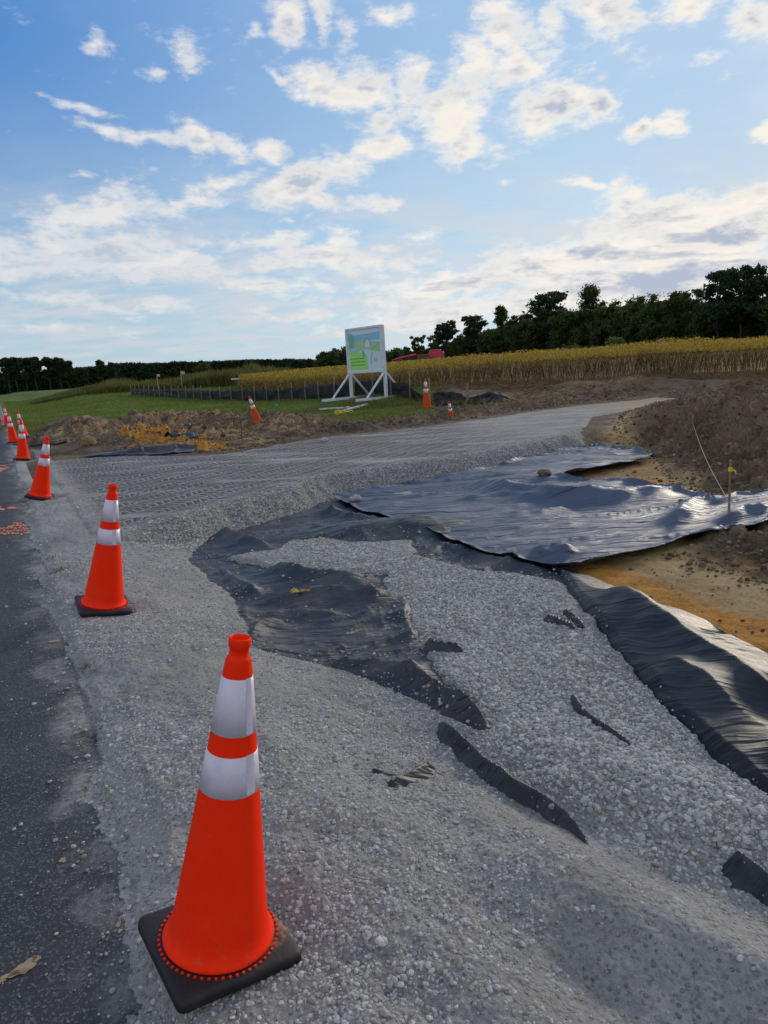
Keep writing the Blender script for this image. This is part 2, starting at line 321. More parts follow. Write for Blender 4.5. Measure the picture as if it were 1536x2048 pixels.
def z_fabA(x, y, G):
    z = np.zeros_like(x)
    for pts, H, w, w2 in A_FOLDS: z = np.maximum(z, fold(x, y, pts, H, w, w2)) * .999 + 0
    hx, hy = at(800, 1050, -.2); z = z + .20 * np.exp(-(((x - hx) / .95) ** 2 + ((y - hy) / .38) ** 2))
    u = x * math.cos(R_(20)) + y * math.sin(R_(20)); v = -x * math.sin(R_(20)) + y * math.cos(R_(20))
    wr = ridge(u * .40, v + .15 * fbm(x, y, 1.2, 2, 73), 2.6, 3, 71) * .050 + ridge(u * .35 + 4, v + .2 * fbm(x, y, 2, 2, 74), 7.5, 2, 75) * .016 + .014 * fbm(x, y, 2.2, 3, 77)
    wr = wr * (.25 + .75 * sst(HOA, -.12, .06))
    return G + .015 + z * .80 + wr
def z_fabB(x, y, G, A):
    a = R_(6); u = x * math.cos(a) + y * math.sin(a); v = -x * math.sin(a) + y * math.cos(a)
    v = v + .25 * fbm(x, y, .7, 2, 80)
    z = .055 * ridge(u * .20, v, 1.3, 2, 81) + .034 * ridge(u * .16 + 3, v + .1 * fbm(x, y, 1.5, 2, 82), 3.0, 1, 85) + .010 * fbm(x, y, 2.5, 2, 88)
    e = sdf(x, y, B_POLY); inn = .25 + .75 * sst(e, .0, .5)
    for pts, H, w, w2 in (([(940, 968), (1020, 992), (1140, 1005), (1240, 1005), (1330, 992), (1420, 986)], .17, .28, .22), ([(1060, 1120), (1100, 1112), (1150, 1118)], .10, .15, .15),
                          ([(1000, 1040), (1080, 1035), (1140, 1020)], .06, .12, .12), ([(1428, 1000, -.1), (1470, 972, 0), (1540, 945, .1), (1640, 915, .2)], .26, .14, .16), ([(1440, 1040, -.1), (1490, 1006, 0), (1560, 985, .1)], .12, .10, .12), ([(1350, 1075), (1370, 1035), (1400, 1010), (1450, 990)], .14, .12, .14), ([(900, 1010), (1010, 1000), (1100, 1010)], .05, .14, .12)):
        z = z + fold(x, y, pts, H, w, w2) * inn
    curl = .05 * np.exp(-(np.clip(e, 0, 9) / .05) ** 2) * (.3 + .9 * vn(u * 2.1, v * 2.1, 91))
    return (G + .035) + z + curl, e
def z_fabC(x, y, G):
    a = R_(-40); u = x * math.cos(a) + y * math.sin(a); v = -x * math.sin(a) + y * math.cos(a)
    cx = sdf(x, y, C_POLY)
    z = .055 * (fbm(u * .55 + .3 * v, v * 1.5, 1.5, 2, 95) + 1) * .8 + .006 * ridge(u * .6, v * 1.6, 3, 2, 97)
    z = z + .05 * sst(cx, 0, .5)
    d, s, t = pline(x, y, P([(1125, 1152), (1178, 1225), (1230, 1290), (1338, 1420), (1436, 1518), (1536, 1612), (1750, 1830)]))
    sg_ = d * s; on = sst(sg_, -.03, .05)
    for pts, H, w, w2 in (([(1215, 1200), (1330, 1262), (1440, 1330), (1560, 1410), (1720, 1500)], .085, .12, .24), ([(1180, 1178), (1290, 1250), (1400, 1340), (1536, 1440), (1700, 1560)], .09, .08, .16),
                          ([(1290, 1330), (1400, 1400), (1520, 1500), (1640, 1620)], .07, .10, .18), ([(1430, 1300), (1536, 1362), (1650, 1430)], .10, .07, .14)):
        z = z + fold(x, y, pts, H, w, w2)
    z = z * on + .018 * np.exp(-(d / .020) ** 2)
    return G + .012 + .018 * on + z, cx
def z_gravel(x, y, G, s):
    n1 = fbm(x, y, 1.3, 4, 101); n2 = fbm(x, y, 6, 4, 105, .6); n3 = fbm(x, y, 26, 3, 109, .6)
    hole = np.maximum(np.maximum(sdf(x, y, HOLE_S), sdf(x, y, HOLE_N)), sdf(x, y, HOLE_E))
    fg = sdf(x, y, FG)
    sp = np.minimum(fg, s + .04 * n1 + .02 * n2)
    e = sp + .03 * n2
    T = .058 + .026 * n1 + .018 * n2 + .007 * n3 + .012 * np.abs(fbm(x, y, 3.1, 3, 119))
    # dusty windrows in the lower right foreground
    T = T + sst(3.6 - y, 0, 1.4) * (.06 * n1 + .06 * np.sin((x * .75 + y * .66) * 7.5 + 2 * n1) * sst(x, -.1, .6)) + .03 * sst(3.4 - y, 0, 1.2)
    pz = G + T * sst(e, -.02, .10) - .05 * sst(-e, .0, .06)
    h = hole + .06 * n2 + .03 * n3 + .05 * fbm(x, y, 2.4, 3, 121)
    pz = pz - (T + .02) * sst(h, -.08, .06)
    # the compacted drive
    dg = sdf(x, y, DRIVE) + .07 * n1 + .05 * n2
    dg = np.minimum(dg, s + .05 * n1)
    sl = sst(dg, .0, .62)
    dz = -.34 + .37 * sl + .008 * n1 + (.02 * n2 + .012 * n3) * (1 - sst(dg, .4, .8) * .75)
    far = sst(y, 12, 17)
    dz = np.where(dg > -.3, dz, -9)
    z = np.maximum(pz, dz)
    # thin out on to the asphalt
    cap = .012 + .22 * np.clip(s + .06 * n1 + .03 * n2, -.4, 9); k = sst(s, .15, .6); z = np.where(s < .6, np.minimum(z, cap * (1 - k) + 1 * k), z); se = s + .13 * n1 + .06 * n2 + .02 * n3; z = np.where(s < .5, np.minimum(z, .001 + .35 * np.clip(se, -.2, 9) + np.clip(s - .2, 0, 9) * 2), z); z = np.maximum(z, np.where(se > .0, .005 - .60 * np.clip(s - .10, 0, 9) ** 1.4, -.05))
    return z, dg, h, e, sl

# ------------------------------------------------------------ adaptive polar grid
dr = [.35, .5, .65, .8, .92, 1.0]
while dr[-1] < 55:
    d = dr[-1]; dr.append(d + min(max(d * d / 1080, .0022), .028 + .0030 * d))
while dr[-1] < 5200: dr.append(dr[-1] * 1.03)
dr = np.array(dr)
azd = np.radians(np.concatenate([np.arange(-180, -46, 4.), np.arange(-46, 46, .088), np.arange(46, 180, 4.)]))
NR, NC = len(dr), len(azd)
DD, AA = np.meshgrid(dr, azd, indexing='ij')
X = DD * np.sin(AA); Y = DD * np.cos(AA); SR = sroad(X, Y)
G0 = terrain(X, Y); 
near = DD < 30
def sub(fn, *arr):   # evaluate only for the near part of the grid
    k = int(np.searchsorted(dr, 34)); return fn(*[a[:k] for a in arr]), k
G0 = np.where(SR < .8, np.minimum(G0, .0) - .03 * sst(.8 - SR, 0, .7), G0)
_kp = int(np.searchsorted(dr, 26)); G0[:_kp] = np.where((SR[:_kp] < 1.0), np.minimum(G0[:_kp], pads(X[:_kp], Y[:_kp], G0[:_kp], .035)), G0[:_kp])
(GR, DG, HO, EE, SL), KG = sub(z_gravel, X, Y, G0, SR)
GR = pads(X[:KG], Y[:KG], GR)
KA = int(np.searchsorted(dr, 14))
def blur(Z, a, b, it=2):
    for _ in range(it):
        for ax, k in ((0, a), (1, b)):
            c = np.cumsum(np.concatenate([np.repeat(np.take(Z, [0], ax), k + 1, ax), Z, np.repeat(np.take(Z, [-1], ax), k, ax)], ax), ax)
            n = Z.shape[ax]; Z = (np.take(c, range(2 * k + 1, 2 * k + 1 + n), ax) - np.take(c, range(n), ax)) / (2 * k + 1)
    return Z
GS = blur(G0[:KA], 6, 14)
HOA = HO[:KA]
FA = np.maximum(z_fabA(X[:KA], Y[:KA], GS), G0[:KA] + .008)
KB = int(np.searchsorted(dr, 16))
FB, EB = z_fabB(X[:KB], Y[:KB], np.maximum(blur(G0[:KB], 9, 22) + .02, -9), None)
FB = np.maximum(FB, G0[:KB] + .012)
FB = np.maximum(FB, np.where(DG[:KB] > .15, -9, FB))
FC, EC = z_fabC(X[:KA], Y[:KA], blur(G0[:KA], 12, 24) + .012); FC = np.maximum(FC, G0[:KA] + .008)
FB[:KA] = np.maximum(FB[:KA], np.where(sdf(X[:KA], Y[:KA], C_POLY) > -.1, FC + .012, -9) * (EB[:KA] > -.1) + -9 * (EB[:KA] <= -.1))

def mesh_np(name, V, F, mats, smooth=True, parent=None, fsize=None, matidx=None):
    me = bpy.data.meshes.new(name); V = np.asarray(V, np.float32); F = np.asarray(F, np.int32)
    k = F.shape[1]; me.vertices.add(len(V)); me.vertices.foreach_set('co', V.ravel())
    me.loops.add(F.size); me.loops.foreach_set('vertex_index', F.ravel())
    me.polygons.add(len(F)); me.polygons.foreach_set('loop_start', np.arange(0, F.size, k, dtype=np.int32))
    me.polygons.foreach_set('loop_total', np.full(len(F), k, np.int32))
    if matidx is not None: me.polygons.foreach_set('material_index', np.asarray(matidx, np.int32))
    me.polygons.foreach_set('use_smooth', np.full(len(F), smooth))
    for m in (mats if isinstance(mats, (list, tuple)) else [mats]): me.materials.append(m)
    me.update(calc_edges=True)
    o = bpy.data.objects.new(name, me); COL.objects.link(o)
    if parent: o.parent = parent
    return o
def attr(o, name, vals):
    a = o.data.attributes.new(name, 'FLOAT', 'POINT'); a.data.foreach_set('value', np.asarray(vals, np.float32).ravel())
def tag(o, label=None, cat=None, group=None, kind=None):
    if label: o['label'] = label
    if cat: o['category'] = cat
    if group: o['group'] = group
    if kind: o['kind'] = kind
    return o
def sheet(name, Z, mask, mat, attrs=None, wrap=False, thick=0, snap=None):
    r, c = Z.shape; XX, YY = X[:r], Y[:r]
    if snap is not None:      # pull the rim on to the true outline so that the cut edge is clean
        poly, e = snap; h = np.gradient(dr[:r])[:, None] * 1.3; m = (e < 0) & (e > -h); mask = mask | (m & (e > -h))
        x0, y0, e0 = XX[m], YY[m], e[m]; q_ = .004
        gx = (sdf(x0 + q_, y0, poly) - e0) / q_; gy = (sdf(x0, y0 + q_, poly) - e0) / q_
        XX = XX.copy(); YY = YY.copy(); XX[m] = x0 - e0 * gx; YY[m] = y0 - e0 * gy
    q = mask[:-1, :-1] & mask[1:, :-1] & mask[:-1, 1:] & mask[1:, 1:]
    I = np.arange(r * c).reshape(r, c)
    F = np.stack([I[:-1, :-1], I[:-1, 1:], I[1:, 1:], I[1:, :-1]], -1)[q]
    if wrap:
        W_ = np.stack([I[:-1, -1], I[:-1, 0], I[1:, 0], I[1:, -1]], -1); F = np.concatenate([F, W_])
    used = np.unique(F); re = np.full(r * c, -1); re[used] = np.arange(len(used)); F = re[F]
    V = np.stack([XX.ravel()[used], YY.ravel()[used], Z.ravel()[used]], -1)
    o = mesh_np(name, V, F[:, ::-1], mat)
    for k, a in (attrs or {}).items(): attr(o, k, a.ravel()[used])
    if thick:
        m = o.modifiers.new('thickness', 'SOLIDIFY'); m.thickness = thick; m.offset = -1
    return o

# ------------------------------------------------------------ materials
def mat(name, col=(.5, .5, .5), rough=.6, spec=.5, metal=0, bump=0, bscale=30, var=0, vscale=3, sub_=0, trans=0, col2=None):
    m = bpy.data.materials.new(name); m.use_nodes = True; T = NT(m.node_tree); b = T.n['Principled BSDF']
    tc = T.new('ShaderNodeTexCoord').outputs['Object']
    b.inputs['Roughness'].default_value = rough; b.inputs['Metallic'].default_value = metal; b.inputs['Specular IOR Level'].default_value = spec
    c2 = col2 or tuple(x * (1 - var) for x in col)
    if var or col2:
        f = T.ramp(T.noise(tc, vscale, 5, .6), .35, .68); T.l.new(T.mix(f, col, c2), b.inputs['Base Color'])
    else: b.inputs['Base Color'].default_value = (*col, 1)
    if bump:
        bn = T.new('ShaderNodeBump'); bn.inputs['Strength'].default_value = bump; bn.inputs['Distance'].default_value = .01
        T.l.new(T.noise(tc, bscale, 5, .6), bn.inputs['Height']); T.l.new(bn.outputs[0], b.inputs['Normal'])
    return m
def pos(T): return T.new('ShaderNodeNewGeometry').outputs['Position']
def A_(T, n): a = T.new('ShaderNodeAttribute'); a.attribute_name = n; return a.outputs['Fac']
def bump(T, b, h, dist, strength=1.0, prev=None):
    bn = T.new('ShaderNodeBump'); bn.inputs['Distance'].default_value = dist; bn.inputs['Strength'].default_value = strength
    T.l.new(h, bn.inputs['Height'])
    if prev: T.l.new(prev, bn.inputs['Normal'])
    if b: T.l.new(bn.outputs[0], b.inputs['Normal'])
    return bn.outputs[0]
def vor(T, vec, sc, feat='F1', out='Distance'):
    n = T.new('ShaderNodeTexVoronoi', feature=feat); T.put(n.inputs['Vector'], vec); n.inputs['Scale'].default_value = sc; return n.outputs[out]

def m_gravel():
    m = bpy.data.materials.new('crushed concrete gravel'); m.use_nodes = True; T = NT(m.node_tree); b = T.n['Principled BSDF']
    p = pos(T); b.inputs['Roughness'].default_value = .92; b.inputs['Specular IOR Level'].default_value = .25
    c = T.noise(p, 1.3, 6, .65); f = T.noise(p, 60, 4, .7)
    base = T.mix(T.ramp(c, .35, .66), (.30, .288, .270), (.42, .405, .38))
    cells = vor(T, p, 55, 'F1', 'Color'); dist = vor(T, p, 55)
    sepc = T.new('ShaderNodeSeparateColor'); T.l.new(cells, sepc.inputs[0])
    stone = T.mix(sepc.outputs[0], (.20, .19, .18), (.52, .50, .47))
    base = T.mix(T.math('MULTIPLY', T.ramp(dist, .55, .2), T.ramp(T.noise(p, 4, 4, .6), .35, .6, .25, .85)), base, stone)
    base = T.mix(T.ramp(f, .3, .75), base, T.mix(1.0, base, (.66, .65, .64), 'MULTIPLY'))
    base = T.mix(T.ramp(T.noise(p, 11, 5, .7), .50, .74, 0, .40), base, (.19, .18, .168))
    slope = A_(T, 'slope'); base = T.mix(slope, base, T.mix(sepc.outputs[1], (.105, .10, .094), (.38, .365, .345)))
    b_w = T.math('MULTIPLY', A_(T, 'drive'), T.ramp(T.noise(T.mapping(p, rot=(0, 0, R_(-38)), scale=(.35, 2.2, 1)), 1.2, 5, .6), .35, .62))
    # cleat marks of the tracks: bars across each track, laid along the drive
    tr = A_(T, 'trk'); al = A_(T, 'alg')
    along_ = T.math('ADD', T.math('MULTIPLY', al, 1.0), T.math('MULTIPLY', T.math('PINGPONG', tr, .28), .5))
    wob = T.math('MULTIPLY', T.noise(p, 1.5, 3, .5), .35)
    cle = T.math('SINE', T.math('MULTIPLY', T.math('ADD', along_, wob), 2 * math.pi / .125))
    cle = T.ramp(cle, -.3, .75)
    gap = T.ramp(T.math('ABSOLUTE', T.math('SUBTRACT', T.math('PINGPONG', tr, .28), .14)), .13, .09)
    keep = T.ramp(T.noise(T.mapping(p, rot=(0, 0, R_(-38)), scale=(.5, 1.8, 1)), .9, 4, .6), .36, .52)
    cl = T.math('MULTIPLY', T.math('MULTIPLY', cle, gap), T.math('MULTIPLY', keep, A_(T, 'cleat')))
    strk = T.math('MULTIPLY', T.noise(T.mapping(p, rot=(0, 0, R_(-61)), scale=(.18, 3.4, 1)), 1.6, 5, .6), A_(T, 'drive'))
    cl = T.math('ADD', cl, T.math('MULTIPLY', strk, .9))
    base = T.mix(T.math('MULTIPLY', T.ramp(strk, .52, .40), T.math('MULTIPLY', A_(T, 'drive'), .5)), base, (.16, .15, .14))
    base = T.mix(T.math('MULTIPLY', b_w, .5), base, (.44, .42, .39))
    base = T.mix(T.math('MULTIPLY', T.math('MULTIPLY', T.math('SUBTRACT', 1, cle), T.math('MULTIPLY', gap, keep)), T.math('MULTIPLY', A_(T, 'cleat'), .85)), base, (.095, .088, .080))
    base = T.mix(A_(T, 'tan'), base, T.mix(f, (.30, .215, .125), (.42, .33, .22)))
    T.l.new(base, b.inputs['Base Color'])
    n1 = bump(T, None, T.math('ADD', T.math('MULTIPLY', f, .5), T.math('MULTIPLY', T.ramp(dist, .5, .0), .9)), .010, .85)
    n1 = bump(T, None, T.noise(p, 17, 6, .72), .035, .9, n1)
    bump(T, b, cl, .10, 1.0, n1)
    return m
def m_ground():
    m = bpy.data.materials.new('site soil'); m.use_nodes = True; T = NT(m.node_tree); b = T.n['Principled BSDF']
    p = pos(T); b.inputs['Roughness'].default_value = .95; b.inputs['Specular IOR Level'].default_value = .15
    n1 = T.noise(p, .9, 7, .65); n2 = T.noise(p, 6, 6, .65)
    brown = T.mix(T.ramp(n1, .35, .65), (.080, .056, .037), (.200, .145, .095))
    brown = T.mix(T.ramp(n2, .45, .75), brown, (.27, .205, .14))
    tan = T.mix(T.ramp(n1, .38, .62), (.36, .215, .085), (.54, .385, .19)); tan = T.mix(T.ramp(n2, .5, .8), tan, (.50, .41, .28))
    org = T.mix(T.ramp(n2, .35, .7), (.50, .21, .035), (.68, .34, .075))
    grass = T.mix(T.ramp(T.noise(p, .35, 5, .6), .35, .65), (.085, .135, .022), (.15, .19, .040))
    grass = T.mix(T.ramp(n2, .55, .8), grass, (.13, .12, .05))
    c = T.mix(A_(T, 'tan'), brown, tan); c = T.mix(A_(T, 'orange'), c, org); c = T.mix(A_(T, 'grass'), c, grass)
    c = T.mix(T.ramp(T.noise(p, 34, 5, .7), .42, .66, 0, .55), c, T.mix(1.0, c, (.50, .47, .44), 'MULTIPLY'))
    T.l.new(c, b.inputs['Base Color'])
    nn = bump(T, None, T.noise(p, 14, 9, .74), .06, 1.0)
    # faint wheel ruts across the tan floor
    rut = T.math('SINE', T.math('MULTIPLY', T.math('ADD', A_(T, 'alg'), T.math('MULTIPLY', T.noise(p, 1, 3, .5), .5)), 2 * math.pi / .22))
    bump(T, b, T.math('MULTIPLY', rut, T.math('MULTIPLY', A_(T, 'tan'), T.ramp(T.noise(p, .7, 3, .5), .45, .6))), .012, .6, nn)
    return m
def m_asphalt():
    m = bpy.data.materials.new('asphalt'); m.use_nodes = True; T = NT(m.node_tree); b = T.n['Principled BSDF']
    p = pos(T); b.inputs['Roughness'].default_value = .82; b.inputs['Specular IOR Level'].default_value = .4
    g = vor(T, p, 160, 'F1', 'Color'); sc = T.new('ShaderNodeSeparateColor'); T.l.new(g, sc.inputs[0])
    n = T.noise(p, 2.2, 6, .65)
    c = T.mix(T.ramp(n, .3, .7), (.026, .027, .032), (.046, .047, .052))
    c = T.mix(T.ramp(sc.outputs[0], .66, 1.0), c, (.12, .12, .125))
    s = A_(T, 's')
    dn = T.math('ADD', s, T.math('MULTIPLY', T.math('SUBTRACT', T.noise(p, 3.2, 6, .7), .5), 1.1))
    dust = T.math('MULTIPLY', T.ramp(dn, -.20, .12), T.ramp(T.noise(p, 40, 4, .7), .25, .6, .25, 1.0))
    c = T.mix(T.math('MULTIPLY', dust, .92), c, (.27, .255, .235))
    scuff = T.math('MULTIPLY', T.ramp(T.noise(T.mapping(p, rot=(0, 0, R_(20)), scale=(1, 4, 1)), 2.6, 7, .7), .62, .76), .22)
    c = T.mix(scuff, c, (.17, .165, .155))
    sp1 = T.ramp(vor(T, p, 5.5), .035, .012); c = T.mix(T.math('MULTIPLY', sp1, .7), c, (.42, .40, .37))
    T.l.new(c, b.inputs['Base Color'])
    bump(T, b, T.math('ADD', T.math('MULTIPLY', vor(T, p, 160), .6), T.noise(p, 300, 3, .6)), .004, .7)
    return m
def m_fabric(name, dust, col=(.017, .019, .024), rough=.40, wr=(0, .02), ang=6):
    m = bpy.data.materials.new(name); m.use_nodes = True; T = NT(m.node_tree); b = T.n['Principled BSDF']
    p = pos(T); n = T.noise(p, 2.2, 6, .65)
    film = T.math('MULTIPLY', T.ramp(n, .42, .70), dust)
    fine = T.ramp(T.noise(p, 45, 4, .7), .62, .70)
    c = T.mix(film, col, (.19, .175, .155)); c = T.mix(T.math('MULTIPLY', fine, dust * .6), c, (.26, .25, .23))
    T.l.new(c, b.inputs['Base Color'])
    T.l.new(T.math('ADD', rough, T.math('MULTIPLY', film, .4)), b.inputs['Roughness'])
    b.inputs['Specular IOR Level'].default_value = .5; b.inputs['Sheen Weight'].default_value = .0
    wv = T.new('ShaderNodeTexWave', wave_type='BANDS'); T.put(wv.inputs[0], p); wv.inputs['Scale'].default_value = 90; wv.inputs['Distortion'].default_value = .4
    b1 = bump(T, None, T.math('ADD', T.math('MULTIPLY', wv.outputs['Fac'], .15), T.noise(p, 9, 5, .6)), .010, .5)
    pw = T.vmath('ADD', p, T.vmath('MULTIPLY', T.noise(p, 1.3, 2, .5, color=True), (.35, .35, 0)))
    q = T.mapping(T.mapping(pw, rot=(0, 0, R_(-ang))), scale=(.30, 3.2, 1))
    cr = T.math('POWER', T.math('SUBTRACT', 1.0, T.math('MULTIPLY', T.math('ABSOLUTE', T.math('SUBTRACT', T.noise(q, wr[0] or 1, 4, .55), .5)), 5.0), clamp=True), 2.5)
    bump(T, b, T.math('ADD', cr, T.noise(q, (wr[0] or 1) * 2.3, 4, .6)), wr[1], 1.0, b1)
    return m
GRAVEL, SOIL, ASPHALT = m_gravel(), m_ground(), m_asphalt()
FAB_A = m_fabric('dusty woven geotextile', .30, (.016, .019, .027), .44, (1.6, .022), 12)
FAB_B = m_fabric('clean woven geotextile', .08, (.058, .078, .128), .48, (1.1, .040), 5)  # blue of the reflected sky is put into this sheet's base colour
FAB_C = m_fabric('smooth woven geotextile', .12, (.008, .011, .016), .42, (1.2, .011), -42)
FAB_C.node_tree.nodes['Principled BSDF'].inputs['Specular IOR Level'].default_value = .30

# ------------------------------------------------------------ attributes of the soil
ua = math.atan2(11.0, 6.0)         # general heading of the drive
ALG = X * math.cos(ua) + Y * math.sin(ua); TRK = -X * math.sin(ua) + Y * math.cos(ua)
# tracks sweep round toward the road on the left
TRK = TRK + .035 * np.clip(2.5 - X, 0, 30) ** 1.6
ng = fbm(X, Y, .8, 4, 201); ngs = fbm(X, Y, 3.5, 4, 207)
GRASS = P([(25, 880, 0), (60, 862, .1), (130, 832, .2), (240, 826, .2), (330, 822, .2), (450, 826, .2), (560, 822, .2), (640, 820, .2), (700, 832, .2), (800, 826, .3), (870, 822, .3), (900, 808, .3)], .1) + [along(880, 780, 36)[:2], along(700, 780, 60)[:2], (-10, 320), (-400, 320), (-170, 260), (-40, 74)]
sg = sdf(X, Y, GRASS); grassm = sst(sg + 1.2 * ng + .5 * ngs, -.3, .9)
grassm = np.maximum(grassm, sst(DD, 200, 260)) * 1.0
grassm = np.maximum(grassm, sst(-SR, 4, 5) * sst(DD, 2, 5))
tan = sst(sdf(X, Y, P([(1214, 870), (1222, 842, -.1), (1300, 818, 0), (1440, 768, .1), (1536, 748, .2), (1640, 730, .3), (1800, 700, .3), (2000, 1000), (2300, 1500), (2000, 1640), (1536, 1322), (1150, 1146), (1100, 1100), (1130, 950)])) + .5 * ng + .2 * ngs, -.1, .5) * (1 - sst(sdf(X, Y, MOUND) + .3 * ngs, -.1, .35) * .9)
tan = np.maximum(tan, sst(sdf(X, Y, [at(870, 800, .3), at(1030, 800, .3), at(1250, 775, .3), at(1536, 735, .4), along(1536, 740, 33)[:2], along(1200, 755, 33)[:2], along(870, 772, 36)[:2]]), -1, .5) * .38 * sst(ngs, -.5, .3))
tan = np.maximum(tan, .75 * sst(sdf(X, Y, HEAPS) + .4 * ng, 0, .8) * sst(ngs + ng, -.15, .45))
org = sst(sdf(X, Y, P([(1150, 1150), (1190, 1120), (1290, 1145), (1420, 1195), (1640, 1270), (1900, 1500), (1536, 1330), (1400, 1262), (1260, 1196)])) + .16 * ngs + .12 * ng + .08 * fbm(X, Y, 14, 3, 211), -.04, .10)
for px, py, rx_, ry_ in ((300, 884, .8, 1.2), (345, 890, 1.0, 1.0), (400, 896, .9, .7), (480, 866, .5, .6), (1300, 930, .6, .5)):
    cx, cy = at(px, py, -.0); org = np.maximum(org, .95 * sst(1.1 - np.hypot((X - cx) / rx_, (Y - cy) / ry_) + .5 * ngs, 0, .3))
org = org * (1 - sst(sdf(X, Y, MOUND) + .3 * ngs, 0, .3) * .9 * (Y < 12))
soilA = {'grass': grassm, 'tan': np.clip(tan, 0, 1), 'orange': np.clip(org, 0, 1), 'alg': ALG}
ground = sheet('ground', G0, np.ones_like(G0, bool), SOIL, soilA, wrap=True)
tag(ground, kind='structure')

# asphalt road: strip along the edge, 7 m wide
def road():
    L = np.concatenate([np.arange(-6, 30, .25), np.geomspace(30, 900, 60)]); Wd = np.array([-7.2, -5, -3, -2, -1.2, -.6, -.3, 0, .12])
    l, w = np.meshgrid(L, Wd, indexing='ij')
    x = EDGE_A[0] + ED[0] * l + EN[0] * w; y = EDGE_A[1] + ED[1] * l + EN[1] * w
    z = .0 + .012 * (-w) * (w < 0) * .6 + np.where(w > .05, -.05, 0)
    I = np.arange(x.size).reshape(x.shape)
    F = np.stack([I[:-1, :-1], I[:-1, 1:], I[1:, 1:], I[1:, :-1]], -1).reshape(-1, 4)
    o = mesh_np('road', np.stack([x, y, z], -1).reshape(-1, 3), F[:, ::-1], ASPHALT); attr(o, 's', w); tag(o, kind='structure')
    # white edge line, far along the road
    me = []
    pts = [(l_, w_) for l_ in (24, 400) for w_ in (-.62, -.50)]
    V = [(EDGE_A[0] + ED[0] * a + EN[0] * b_, EDGE_A[1] + ED[1] * a + EN[1] * b_, .0135 if b_ > -.55 else .0139) for a, b_ in pts]
road()

SLP = np.where(DG > -.1, 1, 0) * sst(.85 - DG, 0, .35) * sst(SR[:KG], .6, 1.4) * (Y[:KG] < 15.2 + .18 * X[:KG]) * sst(DG, -.05, .08)
drv = sst(DG, .55, .95) * sst(SR[:KG], .3, 1.2)
tang = sst(Y[:KG] - 17.5 - .15 * ngs[:KG] * 4, -1.5, 4.0) * sst(X[:KG], 5.0, 9.5)
gm = GR > (G0[:KG] - .06)
gm &= (SR[:KG] > -.3) & ((DG > -.35) | (EE > -.25)) & (DD[:KG] > .4)
gravel = sheet('gravel', GR, gm, GRAVEL, {'slope': SLP, 'drive': drv, 'cleat': drv * (1 - .85 * sst(X[:KG], .5, 4.0)), 'tan': tang, 'alg': ALG[:KG], 'trk': TRK[:KG]})
tag(gravel, 'grey crushed stone gravel spread over the driveway entrance and shoulder', kind='stuff')

APOLY = P([(372, 1120), (400, 1085), (440, 1052), (620, 1005), (700, 975), (900, 950), (1000, 1000), (1100, 1120), (1145, 1165), (1190, 1225), (1250, 1295), (1350, 1420), (1450, 1520), (1700, 1760), (1900, 2300), (1000, 2300), (700, 1700), (760, 1560), (860, 1500), (840, 1400), (600, 1340), (500, 1320), (470, 1220)])
eA = sdf(X[:KA], Y[:KA], APOLY)
fa = sheet('geotextile_sheet', FA, eA > -.02, FAB_A, thick=.003)
tag(fa, 'wrinkled dusty black fabric sheet mostly buried under the loose gravel patch', 'fabric sheet', 'black geotextile fabric sheets')
fb = sheet('geotextile_sheet', FB, (EB > -.0) & (DG[:KB] < .9), FAB_B, thick=.003, snap=(B_POLY, EB))
tag(fb, 'large smooth bluish black fabric sheet spread over tan dirt and up the soil mound', 'fabric sheet', 'black geotextile fabric sheets')
fc = sheet('geotextile_sheet', FC, (EC > 0), FAB_C, thick=.003, snap=(C_POLY, EC))
tag(fc, 'glossy black fabric strip between the loose gravel and the orange dirt', 'fabric sheet', 'black geotextile fabric sheets')

# ------------------------------------------------------------ height look-ups for placing things
def _lut(Z, k):
    def f(x, y):
        d = math.hypot(x, y); a = math.atan2(x, y)
        i = int(np.clip(np.searchsorted(dr, d) - 1, 0, k - 2)); j = int(np.clip(np.searchsorted(azd, a) - 1, 0, NC - 2))
        u = min(max((d - dr[i]) / (dr[i + 1] - dr[i]), 0), 1); v = (a - azd[j]) / (azd[j + 1] - azd[j])
        return float((Z[i, j] * (1 - v) + Z[i, j + 1] * v) * (1 - u) + (Z[i + 1, j] * (1 - v) + Z[i + 1, j + 1] * v) * u)
    return f
TOP = G0.copy(); TOP[:KG] = np.maximum(TOP[:KG], np.where(gm, GR, -9))
TOP[:KA] = np.maximum(TOP[:KA], np.where(eA > 0, FA, -9)); TOP[:KA] = np.maximum(TOP[:KA], np.where(EC > 0, FC, -9)); TOP[:KB] = np.maximum(TOP[:KB], np.where((EB > 0) & (DG[:KB] < .3), FB, -9))
hg = _lut(G0, NR); htop = _lut(TOP, NR)
def bil(Z, x, y):
    d = np.hypot(x, y); a = np.arctan2(x, y); k = Z.shape[0]
    i = np.clip(np.searchsorted(dr, d) - 1, 0, k - 2); j = np.clip(np.searchsorted(azd, a) - 1, 0, NC - 2)
    u = np.clip((d - dr[i]) / (dr[i + 1] - dr[i]), 0, 1); v = np.clip((a - azd[j]) / (azd[j + 1] - azd[j]), 0, 1)
    return (Z[i, j] * (1 - v) + Z[i, j + 1] * v) * (1 - u) + (Z[i + 1, j] * (1 - v) + Z[i + 1, j + 1] * v) * u
def drop(px, py, it=7):           # pixel -> point on the built surface
    z = -.1
    for _ in range(it):
        x, y = at(px, py, min(z, 1.4)); z = .5 * z + .5 * htop(x, y)
    return x, y, htop(x, y)

